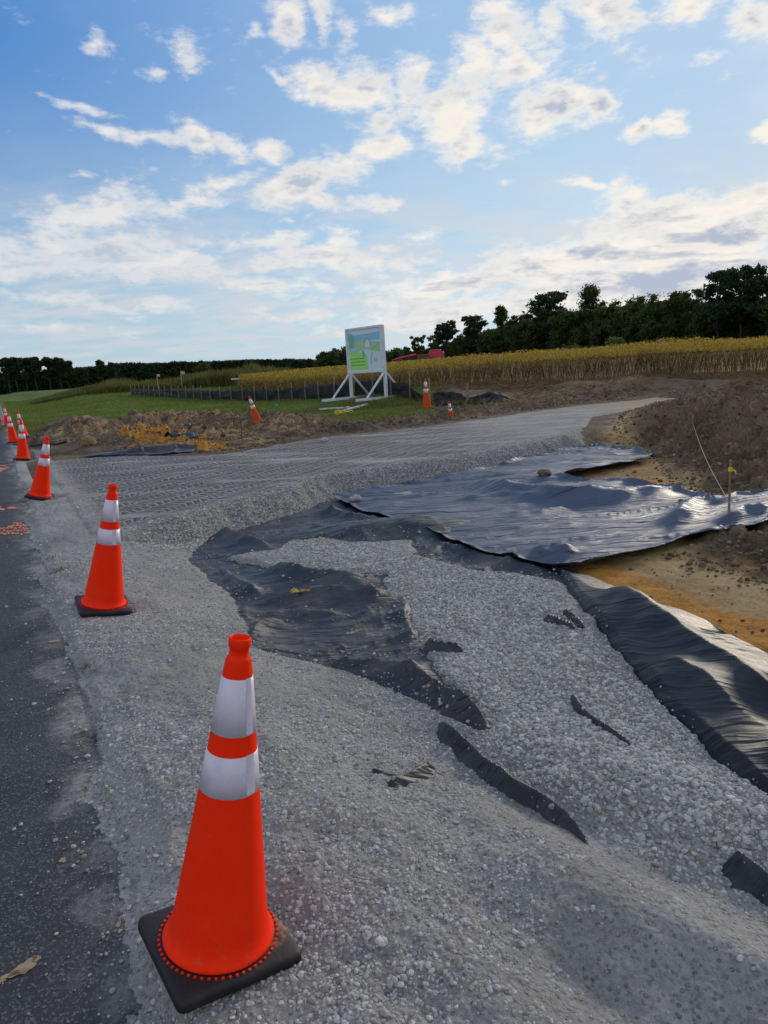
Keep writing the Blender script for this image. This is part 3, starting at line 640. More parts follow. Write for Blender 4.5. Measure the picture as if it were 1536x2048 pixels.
# ------------------------------------------------------------ loose stones (one mass, instanced inside its own node tree)
def stones(name, label, pts, scl, tint_lo, tint_hi, rough=.25):
    n = len(pts); me = bpy.data.meshes.new(name); me.vertices.add(n); me.vertices.foreach_set('co', np.asarray(pts, np.float32).ravel())
    a = me.attributes.new('scl', 'FLOAT_VECTOR', 'POINT'); a.data.foreach_set('vector', np.asarray(scl, np.float32).ravel())
    rot = RS.rand(n, 3).astype(np.float32) * 6.28; rot[:, 0] = (RS.rand(n) - .5) * .9; rot[:, 1] = (RS.rand(n) - .5) * .9
    a = me.attributes.new('rot', 'FLOAT_VECTOR', 'POINT'); a.data.foreach_set('vector', rot.ravel())
    a = me.attributes.new('pick', 'INT', 'POINT'); a.data.foreach_set('value', RS.randint(0, 6, n).astype(np.int32))
    me.update(); o = bpy.data.objects.new(name, me); COL.objects.link(o)
    m = bpy.data.materials.new(name + ' stone'); m.use_nodes = True; T = NT(m.node_tree); b = T.n['Principled BSDF']
    oi = T.new('ShaderNodeObjectInfo').outputs['Random']
    p = pos(T)
    c = T.mix(oi, tint_lo, tint_hi); c = T.mix(T.ramp(T.math('FRACT', T.math('MULTIPLY', oi, 17.3)),   .93, .95), c, (.30, .26, .22))
    c = T.mix(T.ramp(T.noise(p, 150, 3, .6), .4, .7), c, T.mix(1.0, c, (.72, .70, .68), 'MULTIPLY'))
    T.l.new(c, b.inputs['Base Color']); b.inputs['Roughness'].default_value = .9; b.inputs['Specular IOR Level'].default_value = rough
    ng_ = bpy.data.node_groups.new(name, 'GeometryNodeTree')
    ng_.interface.new_socket('Geometry', in_out='INPUT', socket_type='NodeSocketGeometry'); ng_.interface.new_socket('Geometry', in_out='OUTPUT', socket_type='NodeSocketGeometry')
    N = ng_.nodes; L = ng_.links; gi = N.new('NodeGroupInput'); go = N.new('NodeGroupOutput')
    jg = N.new('GeometryNodeGeometryToInstance')
    for k in range(6):
        ico = N.new('GeometryNodeMeshIcoSphere'); ico.inputs['Subdivisions'].default_value = 2; ico.inputs['Radius'].default_value = 1
        sp = N.new('GeometryNodeSetPosition'); nz = N.new('ShaderNodeTexNoise'); nz.noise_dimensions = '4D'; nz.inputs['W'].default_value = k * 3.7; nz.inputs['Scale'].default_value = .75; nz.inputs['Detail'].default_value = 1
        sb = N.new('ShaderNodeVectorMath'); sb.operation = 'SUBTRACT'; L.new(nz.outputs['Color'], sb.inputs[0]); sb.inputs[1].default_value = (.5, .5, .5)
        sc = N.new('ShaderNodeVectorMath'); sc.operation = 'SCALE'; L.new(sb.outputs[0], sc.inputs[0]); sc.inputs[3].default_value = 1.7
        L.new(ico.outputs[0], sp.inputs['Geometry']); L.new(sc.outputs[0], sp.inputs['Offset'])
        ss = N.new('GeometryNodeSetShadeSmooth'); L.new(sp.outputs[0], ss.inputs[0]); ss.inputs['Shade Smooth'].default_value = k > 0
        sm = N.new('GeometryNodeSetMaterial'); L.new(ss.outputs[0], sm.inputs[0]); sm.inputs['Material'].default_value = m
        L.new(sm.outputs[0], jg.inputs[0])
    ip = N.new('GeometryNodeInstanceOnPoints'); L.new(gi.outputs[0], ip.inputs['Points']); L.new(jg.outputs[0], ip.inputs['Instance'])
    ip.inputs['Pick Instance'].default_value = True
    for nm, sock, dt in (('scl', 'Scale', 'FLOAT_VECTOR'), ('rot', 'Rotation', 'FLOAT_VECTOR'), ('pick', 'Instance Index', 'INT')):
        na = N.new('GeometryNodeInputNamedAttribute'); na.data_type = dt; na.inputs[0].default_value = nm
        L.new(na.outputs[0], ip.inputs[sock])
    L.new(ip.outputs[0], go.inputs[0])
    md = o.modifiers.new('scatter', 'NODES'); md.node_group = ng_; me.materials.append(m)
    tag(o, label, kind='stuff'); return o
def scatter():
    # sample so that density falls with distance
    def samp(n, d0, d1, pw):
        d = (d0 ** pw + RS.rand(n) * (d1 ** pw - d0 ** pw)) ** (1 / pw); a = np.radians(RS.rand(n) * 76 - 38); return d * np.sin(a), d * np.cos(a)
    gmf = gm.astype(float); VIS = np.where(gm, GR - np.maximum(G0[:KG], -9), -1)
    vis = GR - G0[:KG]; vis[:KA] = np.minimum(vis[:KA], GR[:KA] - np.where(eA > 0, FA, -9)); vis[:KA] = np.minimum(vis[:KA], GR[:KA] - np.where(EC > 0, FC, -9)); vis[:KB] = np.minimum(vis[:KB], GR[:KB] - np.where(EB > 0, FB, -9))
    x1, y1 = samp(190000, 1.1, 8.5, 1.2); x2, y2 = samp(60000, 8, 15, 1.4)
    x = np.concatenate([x1, x2]); y = np.concatenate([y1, y2]); D = np.hypot(x, y)
    v = bil(np.where(gm, vis, -1), x, y); dg = bil(DG, x, y); s = sroad(x, y); sl = bil(SLP, x, y)
    dn = fbm(x, y, 1.1, 3, 301) + .5 * fbm(x, y, 5, 3, 305)
    dens = .30 + 1.0 * dn
    patch = sst(sdf(x, y, P([(560, 1090), (780, 1085), (900, 1130), (1130, 1165), (1340, 1425), (1536, 1620), (1700, 1800), (1300, 1760), (1000, 1560), (960, 1440), (860, 1340), (790, 1180), (650, 1140)])), -.1, .2)
    dens = dens + .75 * patch + .8 * sl - .12 * sst(2.7 - y, 0, 1.2)
    dens = np.where(dg > .75, -.05 + .12 * dn, dens); dens = dens * sst(s, -.05, .12) + .10
    ok = (v > .003) & (RS.rand(len(x)) < dens) & (s > -.12)
    x, y, D, sl, patch = x[ok], y[ok], D[ok], sl[ok], patch[ok]
    z = bil(GR, x, y)
    r = .0036 + .0052 * RS.rand(len(x)) ** 2 + .009 * RS.rand(len(x)) ** 9 + .0022 * patch + .004 * sl * RS.rand(len(x))
    r = r * (1 + .05 * np.clip(D - 4, 0, 8)) * (.78 + .30 * patch + .25 * sl)
    sc = np.stack([r * (.9 + .5 * RS.rand(len(r))), r * (.8 + .4 * RS.rand(len(r))), r * (.55 + .4 * RS.rand(len(r)))], -1)
    pts = np.stack([x, y, z + r * (.15 - .35 * RS.rand(len(r)))], -1)
    stones('pebbles', 'loose grey pebbles covering the gravel around the fabric', pts, sc, (.25, .243, .232, 1), (.56, .545, .52, 1))
    # grit on the fabric and crumbs on the asphalt edge
    x, y = samp(60000, 1.3, 12, 1.2)
    hs = np.maximum(bil(HO, x, y), -1); s = sroad(x, y); Dd = np.hypot(x, y)
    vA = -bil(vis, x, y); ea = sdf(x, y, APOLY); n = fbm(x, y, 2.5, 4, 311, .6)
    onf = (ea > 0) & (vA > .002) & (RS.rand(len(x)) < np.where(np.abs(hs) < .12, .75, .14 + .55 * n) + .12 * (bil(HO, x, y) < -.15))
    onr = (s < .02) & (s > -.9) & (RS.rand(len(x)) < .9 * np.exp(s / .12) + .004)
    onf &= ~((bil(EB, x, y) > -.03) & (Dd < 14) & (RS.rand(len(x)) < .93)); k = onf | onr; x, y = x[k], y[k]; rd = onr[k]
    z = np.where(rd, np.maximum(0, 0), bil(TOP, x, y)); z = np.maximum(z, np.where(rd, .003, -9))
    r = .0030 + .005 * RS.rand(len(x)) ** 3 + .012 * RS.rand(len(x)) ** 16; r = np.where(rd, r * .7, r)
    sc = np.stack([r * 1.1, r, r * .75], -1)
    stones('loose_grit', 'scattered small stones lying on the black fabric and road edge', np.stack([x, y, z + r * .3], -1), sc, (.26, .25, .24, 1), (.52, .50, .47, 1))
scatter()

# ------------------------------------------------------------ generic mesh helpers
class MB:
    def __init__(s): s.v = []; s.f = []; s.m = []
    def add(s, V, F, mi=0):
        b = len(s.v); s.v += [tuple(map(float, p)) for p in V]; s.f += [tuple(b + i for i in f) for f in F]; s.m += [mi] * len(F)
    def box(s, c, d, M=None, mi=0, bev=0):
        x, y, z = [k / 2 for k in d]; V = np.array([(a * x, b * y, e * z) for e in (-1, 1) for b in (-1, 1) for a in (-1, 1)])
        if M is not None: V = V @ np.array(M).T
        s.add(V + np.array(c), [(0, 2, 3, 1), (4, 5, 7, 6), (0, 1, 5, 4), (2, 6, 7, 3), (0, 4, 6, 2), (1, 3, 7, 5)], mi)
    def bar(s, a, b, w, h=None, up=(0, 0, 1), mi=0):
        a, b = np.array(a, float), np.array(b, float); d = b - a; L = np.linalg.norm(d); d /= L
        u = np.array(up, float); sx = np.cross(d, u)
        if np.linalg.norm(sx) < 1e-4: sx = np.cross(d, [1, 0, 0])
        sx /= np.linalg.norm(sx); uu = np.cross(sx, d)
        M = np.stack([sx, d, uu], 1); s.box((a + b) / 2, (w, L, h or w), M, mi)
    def tube(s, pts, r, n=8, mi=0, cap=True):
        pts = np.array(pts, float); rr = np.broadcast_to(np.asarray(r, float), (len(pts),)); V = []; F = []
        for i, p in enumerate(pts):
            d = pts[min(i + 1, len(pts) - 1)] - pts[max(i - 1, 0)]; d = d / (np.linalg.norm(d) + 1e-9)
            a = np.cross(d, [0, 0, 1]);
            if np.linalg.norm(a) < .05: a = np.cross(d, [1, 0, 0])
            a /= np.linalg.norm(a); b = np.cross(d, a)
            for k in range(n): t = 2 * math.pi * k / n; V.append(p + rr[i] * (a * math.cos(t) + b * math.sin(t)))
        for i in range(len(pts) - 1):
            for k in range(n): F.append((i * n + k, i * n + (k + 1) % n, (i + 1) * n + (k + 1) % n, (i + 1) * n + k))
        if cap: F.append(tuple(range(n))[::-1]); F.append(tuple((len(pts) - 1) * n + k for k in range(n)))
        s.add(V, F, mi)
    def lathe(s, prof, n=48, mi=0, close=False):
        V = [(r * math.cos(2 * math.pi * k / n), r * math.sin(2 * math.pi * k / n), z) for r, z in prof for k in range(n)]
        F = [(i * n + k, i * n + (k + 1) % n, (i + 1) * n + (k + 1) % n, (i + 1) * n + k) for i in range(len(prof) - 1) for k in range(n)]
        s.add(V, F, mi)
    def build(s, name, mats, parent=None, smooth=False, bevel=0, seg=2):
        me = bpy.data.meshes.new(name); me.from_pydata(s.v, [], s.f)
        for m in (mats if isinstance(mats, (list, tuple)) else [mats]): me.materials.append(m)
        me.polygons.foreach_set('material_index', s.m); me.polygons.foreach_set('use_smooth', [smooth] * len(s.f)); me.update()
        o = bpy.data.objects.new(name, me); COL.objects.link(o)
        if parent: o.parent = parent
        if bevel:
            b = o.modifiers.new('bevel', 'BEVEL'); b.width = bevel; b.segments = seg; b.limit_method = 'ANGLE'
        return o
def empty(name, loc, rot=None):
    o = bpy.data.objects.new(name, None); COL.objects.link(o); o.empty_display_size = .2
    M = Matrix.Translation(loc)
    if rot is not None: M = M @ Matrix(np.asarray(rot).tolist()).to_4x4()
    o.matrix_world = M; return o
def copy_tree(o, parent=None):
    c = o.copy(); COL.objects.link(c)
    if parent: c.parent = parent
    for ch in list(o.children): copy_tree(ch, c)
    return c
def rotvec(x, y, spin):
    a = math.hypot(x, y) + 1e-9; k = np.array([x, y, 0]) / a; K = np.array([[0, 0, k[1]], [0, 0, -k[0]], [-k[1], k[0], 0]])
    return (np.eye(3) + math.sin(a) * K + (1 - math.cos(a)) * K @ K) @ rz(spin)

# ------------------------------------------------------------ traffic cones
def m_cone(name, c1, c2, dirty=0):
    m = bpy.data.materials.new(name); m.use_nodes = True; T = NT(m.node_tree); b = T.n['Principled BSDF']
    tc = T.new('ShaderNodeTexCoord').outputs['Object']
    c = T.mix(T.ramp(T.noise(tc, 7, 5, .6), .35, .7), c1, c2)
    if dirty:
        c = T.mix(T.math('MULTIPLY', T.ramp(T.noise(T.mapping(tc, scale=(1, 1, .35)), 9, 6, .7), .50, .68), dirty), c, (.13, .07, .04))
    else:
        sp = T.new('ShaderNodeSeparateXYZ'); T.l.new(tc, sp.inputs[0])
        c = T.mix(T.ramp(T.noise(T.mapping(tc, rot=(0, .5, 0), scale=(1, 1, 5)), 10, 7, .75), .60, .72, 0, .35), c, (.80, .14, .06))
        c = T.mix(T.math('MULTIPLY', T.math('MULTIPLY', T.ramp(sp.outputs[2], .22, .03), T.ramp(T.noise(tc, 22, 6, .7), .5, .7)), .35), c, (.35, .16, .10))
    T.l.new(c, b.inputs['Base Color']); b.inputs['Roughness'].default_value = .6 + .2 * (dirty > 0); b.inputs['Specular IOR Level'].default_value = .10
    b.inputs['Subsurface Weight'].default_value = .12; b.inputs['Subsurface Radius'].default_value = (.02, .006, .003)
    bump(T, b, T.noise(tc, 60, 3, .5), .001, .5)
    return m
ORG = m_cone('fluorescent orange vinyl', (1.0, .030, .002), (.96, .024, .002)); ORG2 = m_cone('faded orange vinyl', (.62, .085, .022), (.52, .06, .018), .75)
def m_collar(name, col, dirty):
    m = bpy.data.materials.new(name); m.use_nodes = True; T = NT(m.node_tree); b = T.n['Principled BSDF']
    tc = T.new('ShaderNodeTexCoord').outputs['Object']
    c = T.mix(T.ramp(T.noise(tc, 14, 5, .65), .4, .72), col, tuple(x * .86 for x in col))
    c = T.mix(T.math('MULTIPLY', T.ramp(T.noise(tc, 11, 6, .7), .5, .66), dirty), c, (.22, .17, .13))
    T.l.new(c, b.inputs['Base Color']); b.inputs['Roughness'].default_value = .38; b.inputs['Specular IOR Level'].default_value = .5
    bump(T, b, vor(T, T.mapping(tc, scale=(1, 1, 1)), 260), .0006, .5)
    return m
WHT, WHT2 = m_collar('white reflective sheeting', (.66, .60, .70), 0.05), m_collar('soiled reflective sheeting', (.62, .60, .60), .7)
RUB = mat('black rubber', (.016, .014, .014), .62, .4, bump=.5, bscale=60, col2=(.035, .028, .024), vscale=9)
RUBM = None
def m_rub():
    m = bpy.data.materials.new('black rubber with mud'); m.use_nodes = True; T = NT(m.node_tree); b = T.n['Principled BSDF']
    tc = T.new('ShaderNodeTexCoord').outputs['Object']
    c = T.mix(T.ramp(T.noise(tc, 9, 5, .6), .35, .7), (.014, .012, .012), (.030, .022, .021))
    g = T.new('ShaderNodeTexGradient', gradient_type='SPHERICAL'); T.l.new(T.mapping(tc, (.135, -.065, .03), (0, 0, .7), (.10, .06, .2), 'TEXTURE'), g.inputs[0])
    c = T.mix(T.math('MULTIPLY', T.ramp(g.outputs['Fac'], .0, .5), T.ramp(T.noise(tc, 38, 6, .75), .40, .66)), c, (.30, .14, .05))
    T.l.new(c, b.inputs['Base Color']); b.inputs['Roughness'].default_value = .6; b.inputs['Specular IOR Level'].default_value = .35
    bump(T, b, T.noise(tc, 50, 5, .6), .003, .6); return m
def make_cone(mo, mw, mb, dots=True, base_orange=False):
    root = empty('traffic_cone', (0, 0, 0))
    b = MB(); h = .178; c = .022   # square slab with cut corners and a raised ring
    outl = []
    for sx, sy in ((1, 1), (-1, 1), (-1, -1), (1, -1)):
        a0 = math.atan2(sy, sx) - math.pi / 4
        for k in range(5):
            t = a0 + k / 4 * math.pi / 2; outl.append((sx * (h - c) + c * math.cos(t), sy * (h - c) + c * math.sin(t)))
    n = len(outl); lv = [(.97, 0), (1, .006), (1, .024), (.985, .032), (.93, .036), (.80, .038)]
    V = [(x * k, y * k, z) for k, z in lv for x, y in outl]
    F = [(i * n + k, i * n + (k + 1) % n, (i + 1) * n + (k + 1) % n, (i + 1) * n + k) for i in range(len(lv) - 1) for k in range(n)]
    F.append(tuple(range(n))[::-1]); F.append(tuple((len(lv) - 1) * n + k for k in range(n)))
    b.add(V, F); b.build('base', mb, root, True)
    o = MB(); o.lathe([(.148, .0385), (.1535, .041), (.1545, .046), (.150, .052), (.143, .060), (.1375, .072), (.1335, .088), (.1315, .10), (.0405, .806), (.0400, .812), (.0345, .850), (.0325, .856), (.0290, .860), (.0262, .866), (.0255, .874), (.0262, .882), (.0292, .888), (.0300, .894), (.0300, .904), (.0288, .910), (.0262, .912), (.0240, .908), (.0235, .86), (.030, .80), (.085, .40), (.08, .395)], 72)
    o.build('body', mo, root, True)
    for z0, z1 in ((.655, .806), (.492, .600)):
        rr = lambda z: .1315 - (z - .10) * (.091 / .706) + .0014
        w = MB(); w.lathe([(rr(z0) - .002, z0 - .0004), (rr(z0), z0), (rr((z0 + z1) / 2), (z0 + z1) / 2), (rr(z1), z1), (rr(z1) - .002, z1 + .0004)], 72)
        # overlap seam
        t0, t1 = -1.42, -1.05; V = []; 
        for z in (z0 + .001, z1 + .001):
            for k in range(6): t = t0 + (t1 - t0) * k / 5; V.append(((rr(z) + .0013) * math.cos(t), (rr(z) + .0013) * math.sin(t), z + (.003 if z > z0 + .01 else .003)))
        F = [(k, k + 1, 7 + k, 6 + k) for k in range(5)]
        for z in (z0 + .001, z1 + .001): pass
        V += [((rr(z) - .001) * math.cos(t0), (rr(z) - .001) * math.sin(t0), z + .003) for z in (z0 + .001, z1 + .001)]; F.append((0, 6, 13, 12))
        w.add(V, F); w.build('reflective_collar', mw, root, True)
    if dots:
        d = MB()
        for k in range(56):
            t = 2 * math.pi * k / 56; d.box((.1635 * math.cos(t), .1635 * math.sin(t), .0390), (.006, .0065, .004), rz(t))
        dd = d.build('lug_ring', mo, root)
    return root
c_new = make_cone(ORG, WHT, m_rub()); 
NEWLAB = ['nearest orange cone with a square black base on the gravel edge', 'second nearest orange cone standing at the edge of the dark asphalt', 'orange cone on the gravel shoulder beside the orange road paint',
          'orange cone at the far corner of the gravel shoulder near brown dirt', 'orange cone standing in front of a partly hidden cone by the grass', 'orange cone almost hidden behind a leaning one by the grass edge',
          'second farthest orange cone in the row along the road', 'farthest orange cone at the left edge of the photo']
for i, (x, y, z, lx, ly, sp_, h) in enumerate(CONES):
    o = c_new if i == 0 else copy_tree(c_new)
    zz = z if i == 0 else max(z, htop(x, y) - .01) if i > 3 else z
    o.matrix_world = Matrix.Translation((x, y, zz)) @ Matrix((rotvec(lx, ly, sp_) * (h / .91)).tolist()).to_4x4()
    tag(o, NEWLAB[i], 'traffic cone', 'orange traffic cones along the road')
c_old = make_cone(ORG2, WHT2, mat('worn orange rubber base', (.40, .10, .05), .8, col2=(.06, .05, .04)), dots=False)
for k, (bx, by, zz, tx, ty, lab) in enumerate(((517, 858, .22, 498, 792, 'dirty leaning orange cone on the brown dirt bank across the drive'), (854, 817, .3, 850, 757, 'dirty upright orange cone beside the end of the silt fence'), (903, 828, .3, 899, 797, 'small orange cone half sunk behind the dirt bank beside the fence end'))):
    x, y, z = drop(bx, by - (4 if k == 2 else 0)); 
    if k == 0: x, y = at(517, 859, .14); z = hg(x, y)
    if k == 2: x, y = at(903, 818, .3); z = htop(x, y)
    p0 = np.array([x, y, z - (.25 if k == 2 else 0.0)]); tgt = np.array(along(tx, ty, math.hypot(x, y)))
    v = tgt - np.array([x, y, z]); L = np.linalg.norm(v); v /= L
    ax = Vector((0, 0, 1)).rotation_difference(Vector(v)).to_matrix()
    sc = L / .91 if k < 2 else .75
    o = c_old if k == 0 else copy_tree(c_old)
    o.matrix_world = Matrix.Translation(p0) @ (ax @ Matrix((np.eye(3) * sc).tolist())).to_4x4()
    tag(o, lab, 'traffic cone', 'weathered cones on the building site')

# ------------------------------------------------------------ site sign
def site_sign():
    xl, yl = along(705, 815, 33.0)[:2]; xr, yr = along(773, 800, 31.0)[:2]
    zl, zr = hg(xl, yl), hg(xr, yr); topl = along(700, 660, 33.0)[2]; topr = along(763, 651, 31.0)[2]; bot = along(706, 746, 33.)[2]
    WH = mat('white painted timber', (.70, .74, .80), .55, bump=.3, bscale=20, col2=(.58, .62, .68), vscale=4)
    r = empty('site_sign', (xl, yl, zl)); tag(r, 'white timber framed site sign standing on braced posts above the dirt bank', 'sign')
    o = np.array([xl, yl, zl]); D = np.array([xr - xl, yr - yl, 0]); Wd = np.linalg.norm(D); D /= Wd
    N = np.array([-D[1], D[0], 0]);
    if N[1] > 0: N = -N                     # faces the camera side
    M = np.stack([D, -N, [0, 0, 1]], 1); zt = (topl + topr) / 2 + .03 - zl; zb = bot - zl
    def L(u, n, z): return D * u + N * n + np.array([0, 0, z])
    for u in (0, Wd):
        m = MB(); m.bar(L(u, 0, -.3), L(u, 0, zt), .12, .12, D); m.build('post', WH, r, bevel=.006)
        for sgn in (1, -1):
            m = MB(); m.bar(L(u, .06 * sgn, 1.12), L(u, 1.12 * sgn, .03), .05, .10, D); m.build('brace', WH, r)
        m = MB(); m.bar(L(u + .09, -1.25, .03), L(u + .09, 1.75, .03), .05, .12, (0, 0, 1)); m.build('ground_rail', WH, r)
    m = MB(); m.bar(L(-.05, .085, zt - .03), L(Wd + .05, .085, zt - .03), .05, .09); m.bar(L(-.05, .085, zb + .03), L(Wd + .05, .085, zb + .03), .05, .10)
    m.bar(L(-.005, .084, zb), L(-.005, .084, zt), .05, .10, D); m.bar(L(Wd + .005, .084, zb), L(Wd + .005, .084, zt), .05, .10, D); m.build('frame', WH, r, bevel=.004)
    PB = mat('printed sheet', (.62, .72, .82), .45); b = MB(); b.box(L(Wd / 2, .066, (zt + zb) / 2), (Wd - .03, .018, zt - zb - .03), M); bd = b.build('board', PB, r)
    # print, raised 2-4 mm: sky, lawns, pond, house outline, green caption block, leaf emblem
    H = zt - zb - .16; w = Wd - .14
    def pt(u, v, n): return L(.07 + u * w, .0752 + n, zb + .08 + v * H)
    def poly(mb, pts, n, mi): mb.add([pt(u, v, n) for u, v in pts], [tuple(range(len(pts)))], mi)
    cols = [(.26, .55, .82), (.36, .66, .30), (.30, .62, .80), (.22, .46, .30), (.34, .74, .16), (.05, .20, .05), (.66, .74, .84), (.40, .60, .42), (.24, .36, .42)]
    ms = [mat('print ink %d' % i, c, .5) for i, c in enumerate(cols)]
    q = MB()
    poly(q, [(0, .72), (.98, .72), (.98, .97), (0, .97)], .0, 0)
    poly(q, [(.2, .87), (.98, .90), (.98, .97), (0, .97)], .0015, 6)
    poly(q, [(.02, .40), (.55, .52), (.95, .42), (.98, .66), (.55, .74), (.25, .73), (.02, .68)], .002, 7)
    poly(q, [(.25, .58), (.56, .60), (.56, .71), (.25, .72)], .0035, 1)
    poly(q, [(.04, .50), (.10, .47), (.28, .50), (.33, .54), (.25, .57), (.06, .57)], .0035, 2)
    poly(q, [(.03, .60), (.08, .54), (.18, .56), (.22, .66), (.20, .85), (.12, .93), (.04, .84)], .005, 3)
    poly(q, [(.50, .56), (.68, .56), (.68, .68), (.60, .78), (.52, .68)], .005, 6)
    for a, b_ in (((.52, .56), (.53, .68)), ((.53, .68), (.60, .78)), ((.60, .78), (.70, .67)), ((.70, .67), (.69, .57)), ((.72, .50), (.84, .56)), ((.84, .56), (.93, .64))):
        q.bar(pt(*a, .007), pt(*b_, .007), .03, .003, N, 8)
    poly(q, [(.64, .48), (.93, .46), (.95, .60), (.86, .66), (.78, .55)], .006, 1)
    poly(q, [(.03, .02), (.60, .02), (.56, .40), (.30, .46), (.04, .42)], .0035, 4)
    rr = random.Random(3)
    for v in (.30, .22, .14):
        u = .08
        while u < .48:
            l = rr.uniform(.03, .075); q.bar(pt(u, v, .006), pt(min(u + l, .5), v, .006), .035, .002, N, 5); u += l + .018
    for a, b_ in (((.68, .16), (.69, .28)), ((.69, .28), (.72, .37)), ((.72, .37), (.76, .44))): q.bar(pt(*a, .006), pt(*b_, .006), .045, .002, N, 3)
    for u, v, l in ((.78, .28, .10), (.76, .24, .13), (.80, .21, .05)): q.bar(pt(u, v, .006), pt(u + l, v, .006), .025, .002, N, 8)
    poly(q, [(.46, .30), (.52, .36), (.50, .47), (.44, .50), (.42, .43)], .0055, 3)
    q.build('printed_picture', ms, bd)
    # loose boards at its foot
    for a, b_, lab in (((640, 822), (700, 818), 'white timber offcut lying nearest the camera at the foot of the sign'), ((735, 812), (690, 824), 'white timber plank lying across the left ground rail of the sign')):
        m = MB(); p0, p1 = np.array(drop(*a)), np.array(drop(*b_)); c = (p0 + p1) / 2 + [0, 0, .06]; m.bar(p0 - c + [0, 0, .07], p1 - c + [0, 0, .07], .14, .06)
        t = m.build('timber_plank', WH, bevel=.004); t.location = c; tag(t, lab, 'plank', 'loose white planks by the sign')
    return r
site_sign()

# ------------------------------------------------------------ silt fence
WOOD = mat('weathered stake wood', (.30, .22, .14), .85, bump=.4, bscale=30, col2=(.17, .125, .08), vscale=12)
def m_silt():
    m = bpy.data.materials.new('black silt fence film'); m.use_nodes = True; T = NT(m.node_tree); b = T.n['Principled BSDF']
    p = pos(T); c = T.mix(T.ramp(T.noise(p, 3, 5, .6), .4, .7), (.005, .005, .006), (.014, .013, .013)); T.l.new(c, b.inputs['Base Color']); b.inputs['Roughness'].default_value = .5; b.inputs['Specular IOR Level'].default_value = .28
    bump(T, b, T.noise(T.mapping(p, scale=(1, 1, 5)), 3, 5, .6), .05, .6); return m
SILT = m_silt()
def silt_fence():
    path = [along(262, 780, 74), along(330, 782, 62), along(420, 787, 52), along(520, 793, 45), along(600, 797, 40), along(660, 800, 36.5), along(730, 803, 34), along(800, 806, 31), along(862, 812, 28.5), along(885, 812, 28.5)]
    path = np.array([(p[0], p[1]) for p in path]); L = np.concatenate([[0], np.cumsum(np.hypot(*(path[1:] - path[:-1]).T))])
    r = empty('silt_fence', (path[0][0], path[0][1], hg(*path[0]))); tag(r, 'long low black silt fence on wooden stakes between the grass and the golden crop', 'fence')
    o = np.array(r.location)
    n = 420; t = np.linspace(0, L[-1], n); xs = np.interp(t, L, path[:, 0]); ys = np.interp(t, L, path[:, 1])
    hz = np.array([hg(a, b) for a, b in zip(xs, ys)]); st_d = 1.75
    ph = (t % st_d) / st_d; sag = .09 * np.sin(np.pi * ph) * (.5 + vn(t * .6, t * 0, 5))
    Hh = .78 - sag + .04 * (vn(t * .3, t * 0, 9) - .5)
    Hh = Hh * (1 - .75 * sst(t, L[-1] - 3.0, L[-1])); V = []; K = 7
    nx = np.gradient(ys, t); ny = -np.gradient(xs, t)
    for k in range(K):
        f = k / (K - 1); bul = .07 * np.sin(np.pi * f) * (fbm(t, t * 0 + k, .9, 3, 15)) + .05 * np.sin(np.pi * ph) * f
        V.append(np.stack([xs + nx * bul - o[0], ys + ny * bul - o[1], hz - .04 + f * Hh - o[2]], -1))
    V = np.concatenate(V); I = np.arange(n * K).reshape(K, n)
    F = np.stack([I[:-1, :-1], I[:-1, 1:], I[1:, 1:], I[1:, :-1]], -1).reshape(-1, 4)
    f = mesh_np('fence_film', V, F, SILT, True, r); s = f.modifiers.new('t', 'SOLIDIFY'); s.thickness = .004
    rr = random.Random(5)
    for q in np.arange(.2, L[-1], st_d):
        x = np.interp(q, L, path[:, 0]); y = np.interp(q, L, path[:, 1]); z = hg(x, y)
        i = int(q / L[-1] * (n - 1)); a, b_ = rr.uniform(-.05, .05), rr.uniform(-.04, .04)
        side = -1; m = MB(); m.bar((x - o[0] - .01, y - o[1] - .17, z - .15 - o[2]), (x - o[0] + a * .5, y - o[1] - .13 + b_ * .3, z + 1.0 + rr.uniform(-.08, .1) - o[2]), .042, .042)
        m.build('stake', WOOD, r)
    # collapsed end piece, draped over the bank
    pts = [(868, 792), (890, 800), (925, 806), (960, 800), (985, 795), (1012, 803), (1045, 806)]
    P3 = []
    for px, py in pts:
        x, y, _ = along(px, py, 27.2); P3.append((x, y))
    P3 = np.array(P3); L2 = np.concatenate([[0], np.cumsum(np.hypot(*(P3[1:] - P3[:-1]).T))]); n = 90; t = np.linspace(0, L2[-1], n)
    xs = np.interp(t, L2, P3[:, 0]); ys = np.interp(t, L2, P3[:, 1]); hz = np.array([hg(a, b) for a, b in zip(xs, ys)])
    H = .50 * (1 - .45 * np.exp(-((t - 1.4) / .5) ** 2)) * (1 - sst(t, L2[-1] - 1.3, L2[-1]) * .92); V = []
    for k in range(9):
        f_ = k / 8; bul = -.55 * (1 - f_) ** 1.2 - .16 * fbm(t * 2, t * 0 + k * .7, 1.3, 3, 25) 
        V.append(np.stack([xs + .1 * fbm(t, t * 0 + k, 2, 2, 35), ys + bul, hz + .02 + H * f_ ** .8 + .05 * fbm(t * 2, t * 0 + k, 1.5, 2, 45)], -1))
    V = np.concatenate(V); c = np.array([xs[0], ys[0], hz[0]]); I = np.arange(n * 9).reshape(9, n)
    F = np.stack([I[:-1, :-1], I[:-1, 1:], I[1:, 1:], I[1:, :-1]], -1).reshape(-1, 4)
    e = mesh_np('collapsed_fence_film', V - c, F, SILT); e.location = c; s = e.modifiers.new('t', 'SOLIDIFY'); s.thickness = .004
    tag(e, 'black silt fence film slumped in a crumpled heap right of the upright cone', 'fence film')
